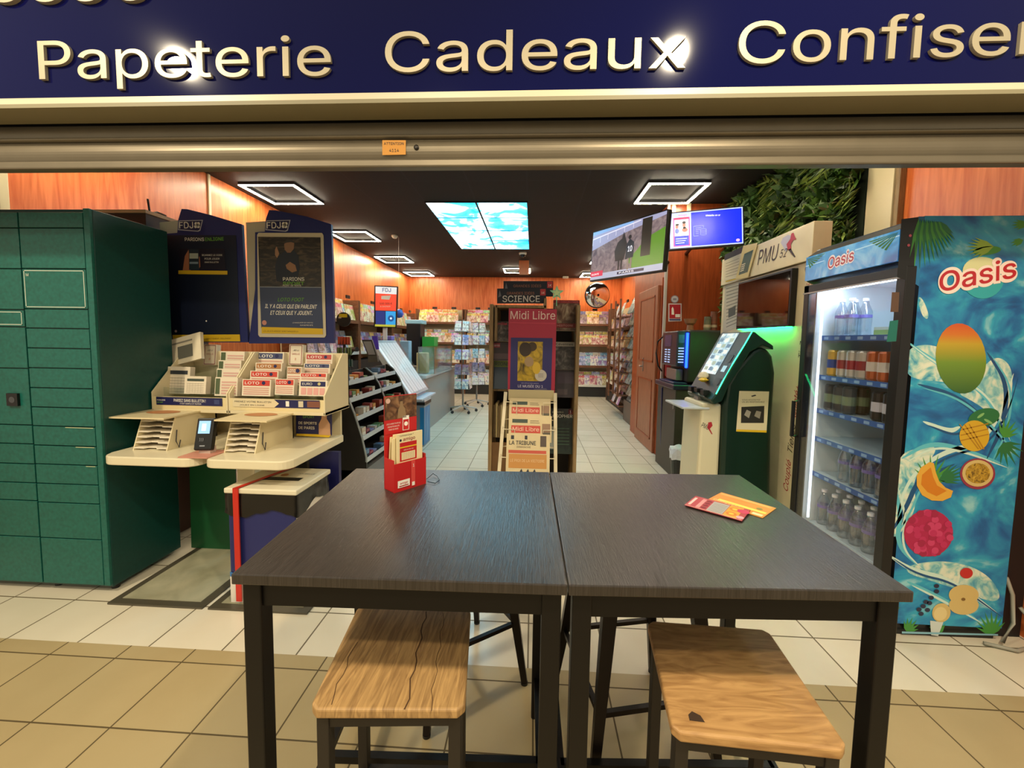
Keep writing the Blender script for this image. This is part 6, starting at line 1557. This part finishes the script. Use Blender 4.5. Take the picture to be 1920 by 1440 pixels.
for k in range(4):
    y = 4.82+.20*k
    b = B(); A = lo0+nn*.004; Bv = hi0+nn*.004; A = Vector((A.x, y, A.z)); Bv = Vector((Bv.x, y, Bv.z)); dd = Bv-A
    b.add([A+dd*.05, A+dd*.05+Vector((0, .17, 0)), A+dd*.95+Vector((0, .17, 0)), A+dd*.95], [(0,1,2,3)], C('#e8eaec', .25, emit=.3)); b.add([A+dd*.05+Vector((0, .08, 0))+nn*.002, A+dd*.05+Vector((0, .085, 0))+nn*.002, A+dd*.95+Vector((0, .085, 0))+nn*.002, A+dd*.95+Vector((0, .08, 0))+nn*.002], [(0,1,2,3)], GREY)
    b.build('ticket_column', t, recalc=False)
b = B(); b.add([lo0+nn*.03, lo1+nn*.03, hi1+nn*.03, hi0+nn*.03], [(0,1,2,3)], ACRYL); b.build('cover', t)
B().box(-1.78, 4.80, .0, -1.50, 5.6, .64, C('#b8bccc', .3)).build('lower_tray', t, bevel=.005)
B().box(-1.50, 4.9, .60, -1.36, 5.6, .62, C('#c8ccd8', .3)).build('ledge', t)
# lottery stand sign above the counter
t = thing('promotional_display', 'upright white, red and blue lottery screen above the counter', 'display', (-1.75, 5.0, .9))
F = FY(0, 5.75, 0)
B(F).pprism([(702, 535), (746, 537), (743, 615), (701, 613)], -.03, 0, BLACK).build('housing', t)
b = B(FY(0, 5.7485, 0)); b.ppoly([(704, 537), (744, 539), (743.5, 552), (704, 550)], C('#c4c8cc', .3, emit=.7), .0005); b.ppoly([(704, 550), (743.5, 552), (742.5, 583), (704, 582)], C('#c8402c', .3, emit=.8), .0005)
b.ppoly([(704.5, 583), (722, 583.5), (722, 609), (704.5, 608)], C('#20306e', .3, emit=.7), .0005); b.ppoly([(723, 583.5), (742, 584), (741.5, 609), (723, 609)], C('#2c86c0', .3, emit=.8), .0005); b.ppoly([(703, 608), (741.5, 609), (741, 613), (703, 612)], C('#a8a83a', .3, emit=.6), .0005)
b.ptext('FDJ', (717, 547), (733, 547.5), C('#3a5a9a', .4), .001, bold=.03); b.ppoly([(715, 555), (733, 554), (730, 562), (715, 561)], INKW, .001); b.ptext('500 000 €', (712, 571), (735, 571), C('#6a1420', .4), .001, bold=.02); b.ptext('A GAGNER', (713, 576), (732, 576), INKW, .001)
a = b.P(733, 597); b.disc(a[0], a[1], .045, C('#1f5090', .4, emit=.5), .001); b.disc(a[0], a[1], .016, C('#c8d8e4', .4, emit=.7), .0015); b.build('screen', t)
p = Y_(722, 614, 5.78); b = B(); b.box(p.x-.03, 5.77, .84, p.x+.03, 5.79, p.z, C('#c8c8cc', .4)); b.build('post', t)
# cash register, tester and small counter things
t = thing('till_terminal', 'dark till screen on its curved arm on the counter', 'till', (-2.0, 4.5, .905))
b = B(); b.box(-2.1, 4.40, .905, -1.85, 4.65, .93, BLACK); b.tube([(-2.12, 4.55, .93), (-2.14, 4.55, 1.12), (-2.05, 4.5, 1.24), (-1.98, 4.46, 1.24)], .03, C('#3a3a38', .4)); b.build('stand', t)
b = B(FY(0, 4.42, 0)); b.pprism([(678, 637), (697, 637), (707, 667), (690, 667)], -.03, 0, C('#33332f', .4)); b.pprism([(690, 667), (707, 667), (708, 678), (690, 679)], -.05, 0, C('#55554f', .4)); b.ppoly([(681, 640), (696, 640), (704, 665), (691, 665)], C('#77756e', .15, emit=.15), .001); b.build('screen', t)
B(FY(0, 4.62, 0)).pprism([(697, 630), (707, 630), (710, 655), (700, 656)], -.02, 0, C('#3a2c7c', .3, emit=.3)).build('customer_display', t)
# lollipop / lighter stand
t = thing('lighter_stand', 'round-topped black stand with tiers of red and green lighters', 'display', (-2.02, 4.0, .905))
p = Y_(646, 690, 4.0); cx = p.x
b = B(); b.cyl((cx, 4.0, .905), .08, .02, BLACK, 20); b.cyl((cx, 4.0, .925), .012, .42, BLACK, 10); b.build('pole', t)
q = Y_(646, 599, 4.0); b = B(FY(cx, 3.99, q.z)); b.prism([(.072*math.cos(6.283*i/24), .072*math.sin(6.283*i/24)) for i in range(24)], -.015, 0, C('#1e1c18', .4)); b.rect(-.045, .02, .04, .055, C('#c8b018', .4), .001); b.rect(-.05, .01, -.02, .025, C('#b8a890', .4), .0015); b.build('sign', t)
for k, (yy, col_, r_) in enumerate(((640, '#b04a30', .05), (660, '#6a7a50', .06), (682, '#3c6058', .07))):
    z = Y_(646, yy, 4.0).z
    b = B()
    for i in range(12): a_ = 6.283*i/12; b.box(cx+r_*math.cos(a_)-.007, 4.0+r_*math.sin(a_)-.007, z-.03, cx+r_*math.cos(a_)+.007, 4.0+r_*math.sin(a_)+.007, z+.045, C(col_, .3))
    b.cyl((cx, 4.0, z-.035), r_+.015, .006, BLACK, 20); b.build('tier', t)
# glass box and card spinners at the far counter end
t = thing('glass_case', 'clear glass case on the far end of the counter', 'display case', (-1.6, 6.6, .84))
b = B(); x0, x1, y0, y1, z0, z1 = -1.72, -1.48, 6.0, 7.3, .845, 1.25
b.box(x0, y0, z0, x0+.004, y1, z1, ACRYL); b.box(x1-.004, y0, z0, x1, y1, z1, ACRYL); b.box(x0, y0, z0, x1, y0+.004, z1, ACRYL); b.box(x0, y1-.004, z0, x1, y1, z1, ACRYL); b.build('glass_panels', t)
b = B()
for xx in (x0, x1):
    for yy in (y0, y1): b.tube([(xx, yy, z0), (xx, yy, z1)], .006, STEEL)
b.build('frame', t)
for j, (sx, sy, tw) in enumerate(((-1.31, 7.55, 0), (-1.16, 8.35, .4))):
    t = thing('card_spinner', ('near', 'far')[j]+' wire spinner rack of greeting cards in the left aisle', 'card rack', (sx, sy, 0))
    b = B()
    for k in range(5): a_ = 6.283*k/5+.3; b.tube([(sx, sy, .12), (sx+.26*math.cos(a_), sy+.26*math.sin(a_), .06)], .014, C('#b8b8b4', .4, .3))
    b.build('base', t)
    for k in range(5):
        a_ = 6.283*k/5+.3; b = B(fr((sx+.26*math.cos(a_), sy+.26*math.sin(a_)-.012, .028), (1, 0, 0), (0, 0, 1))); b.cyl((0, 0, 0), .028, .024, C('#2a2a2c', .4), 12); b.build('castor', t)
    b = B(); b.cyl((sx, sy, .12), .018, 1.62, STEEL, 12); b.build('pole', t)
    for z in (.45, .72, 1.0, 1.27, 1.52):
        n = 4; b = B()
        ring = [(sx+.21*math.cos(6.283*i/4+tw+.785), sy+.21*math.sin(6.283*i/4+tw+.785), z) for i in range(5)]
        b.tube(ring, .004, STEEL); b.tube([(x_, y_, z+.06) for x_, y_, z in ring], .004, STEEL); b.tube([ring[0], ring[0][:2]+(z+.06,)], .004, STEEL)
        b.build('wire_pocket', t)
    for side in range(4):
        a_ = tw+side*math.pi/2; nx, ny = math.cos(a_-math.pi/2), math.sin(a_-math.pi/2)
        if ny > .75: continue
        for ti, z in enumerate((.45, .72, 1.0, 1.27, 1.52)):
            for c_ in range(2):
                u_ = Vector((-ny, nx, 0)); o_ = Vector((sx, sy, z))+Vector((nx, ny, 0))*.155+u_*(-.13+.135*c_)
                magcopy((4, 5, 4, 1, 4)[ti] if c_ else (4, 5, 1, 4, 4)[ti], fr(o_, u_, (-nx*.15, -ny*.15, 1)), 'greeting card on %s spinner, %s tier up, %s pocket, %s face' % (('near', 'far')[j], ORD[ti], ('left', 'right')[c_], ('aisle', 'front', 'far', 'counter')[side]), 'greeting cards on the %s spinner' % ('near', 'far')[j], .115, .19, 'greeting_card', 'card')
# blue and grey bin at the counter front
t = thing('aisle_bin', 'slim grey and blue ballot-style bin at the counter front', 'bin', (-1.42, 5.15, 0))
B().box(-1.49, 5.0, 0, -1.36, 5.3, .56, C('#8a98a8', .35)).build('body', t, bevel=.005)
b = B(FXP(-1.3595, 5.0, 0)); b.rect(.02, .02, .28, .50, C('#2a7ec0', .35), 0); b.poly([(.12, .05), (.16, .2), (.14, .35), (.18, .48), (.2, .48), (.16, .35), (.18, .2), (.14, .05)], C('#7ab8e0', .35), .001); b.build('side_print', t)
b = B(FY(-1.5, 4.9995, 0)); b.rect(.085, .02, .14, .50, C('#2a8ed8', .35), 0); b.build('front_print', t)
b = B(); b.box(-1.495, 4.99, .53, -1.35, 5.31, .57, BLACK); b.box(-1.49, 4.995, .57, -1.355, 5.305, .598, C('#b8c0cc', .3)); b.build('lid', t)
# green box column, white paper bags and small boxes behind the counter
t = thing('drinks_tower', 'black and green upright cabinet behind the counter', 'cabinet', (-1.98, 7.0, 0))
p0 = Y_(762, 640, 7.0); p1 = Y_(788, 603, 7.0)
B().box(p0.x, 7.0, .9, p1.x, 7.3, p1.z, BLACK).build('body', t, bevel=.01)
B().box(p0.x-.02, 6.99, p1.z-.04, p1.x+.03, 7.31, p1.z+.03, C('#9cc4d0', .3)).build('top_cap', t, bevel=.01)
o = B().box(p1.x+.03, 7.02, .84, p1.x+.24, 7.3, p1.z-.26, C('#2f9a3a', .4)).build('green_box'); tag(recentre(o, (p1.x+.1, 7.1, .84)), 'bright green box beside the black cabinet behind the counter', 'box')
for k, (px, py, s_, col_, lab) in enumerate(((755, 668, .16, '#c4cad0', 'crinkled white plastic bag on the counter behind the white case'), (727, 636, .15, '#7a68b4', 'small purple and white box on the counter under the lottery screen'), (760, 645, .14, '#9ab8cc', 'pale blue packet on the counter left of the black cabinet'), (792, 668, .16, '#c4b88a', 'beige card box near the far counter end'))):
    p = Y_(px, py, 6.1); b = B(); b.box(p.x-s_/2, 6.05, .905 if px < 780 else .845, p.x+s_/2, 6.2, p.z+s_*.35, C(col_, .4, var=.15, scale=30)); o = b.build(('plastic_bag', 'purple_box', 'blue_packet', 'card_box')[k], bevel=.01); tag(recentre(o, (p.x, 6.12, .9)), lab, ('bag', 'box', 'packet', 'box')[k])
p = Y_(748, 588, 6.4); b = B(); b.lathe([(.01, -.07), (.055, -.05), (.07, 0), (.055, .05), (.01, .07)], C('#3a5ab0', .25), (p.x, 6.4, p.z), 16); o = b.build('blue_globe', smooth=True); 
tag(recentre(o, (p.x, 6.4, p.z)), 'small blue and white ball hanging behind the lottery screen', 'ball')
b = B(); b.tube([(p.x, 6.4, p.z+.09), (p.x, 6.4, CZ-.002)], .002, WHITE); b.build('thread', o) if False else None
o2 = B().tube([(p.x, 6.4, p.z+.07), (p.x, 6.4, CZ-.002)], .002, WHITE).build('thread'); o2.parent = o; o2.matrix_parent_inverse = o.matrix_world.inverted() if False else Matrix.Translation(-Vector((p.x, 6.4, p.z)))
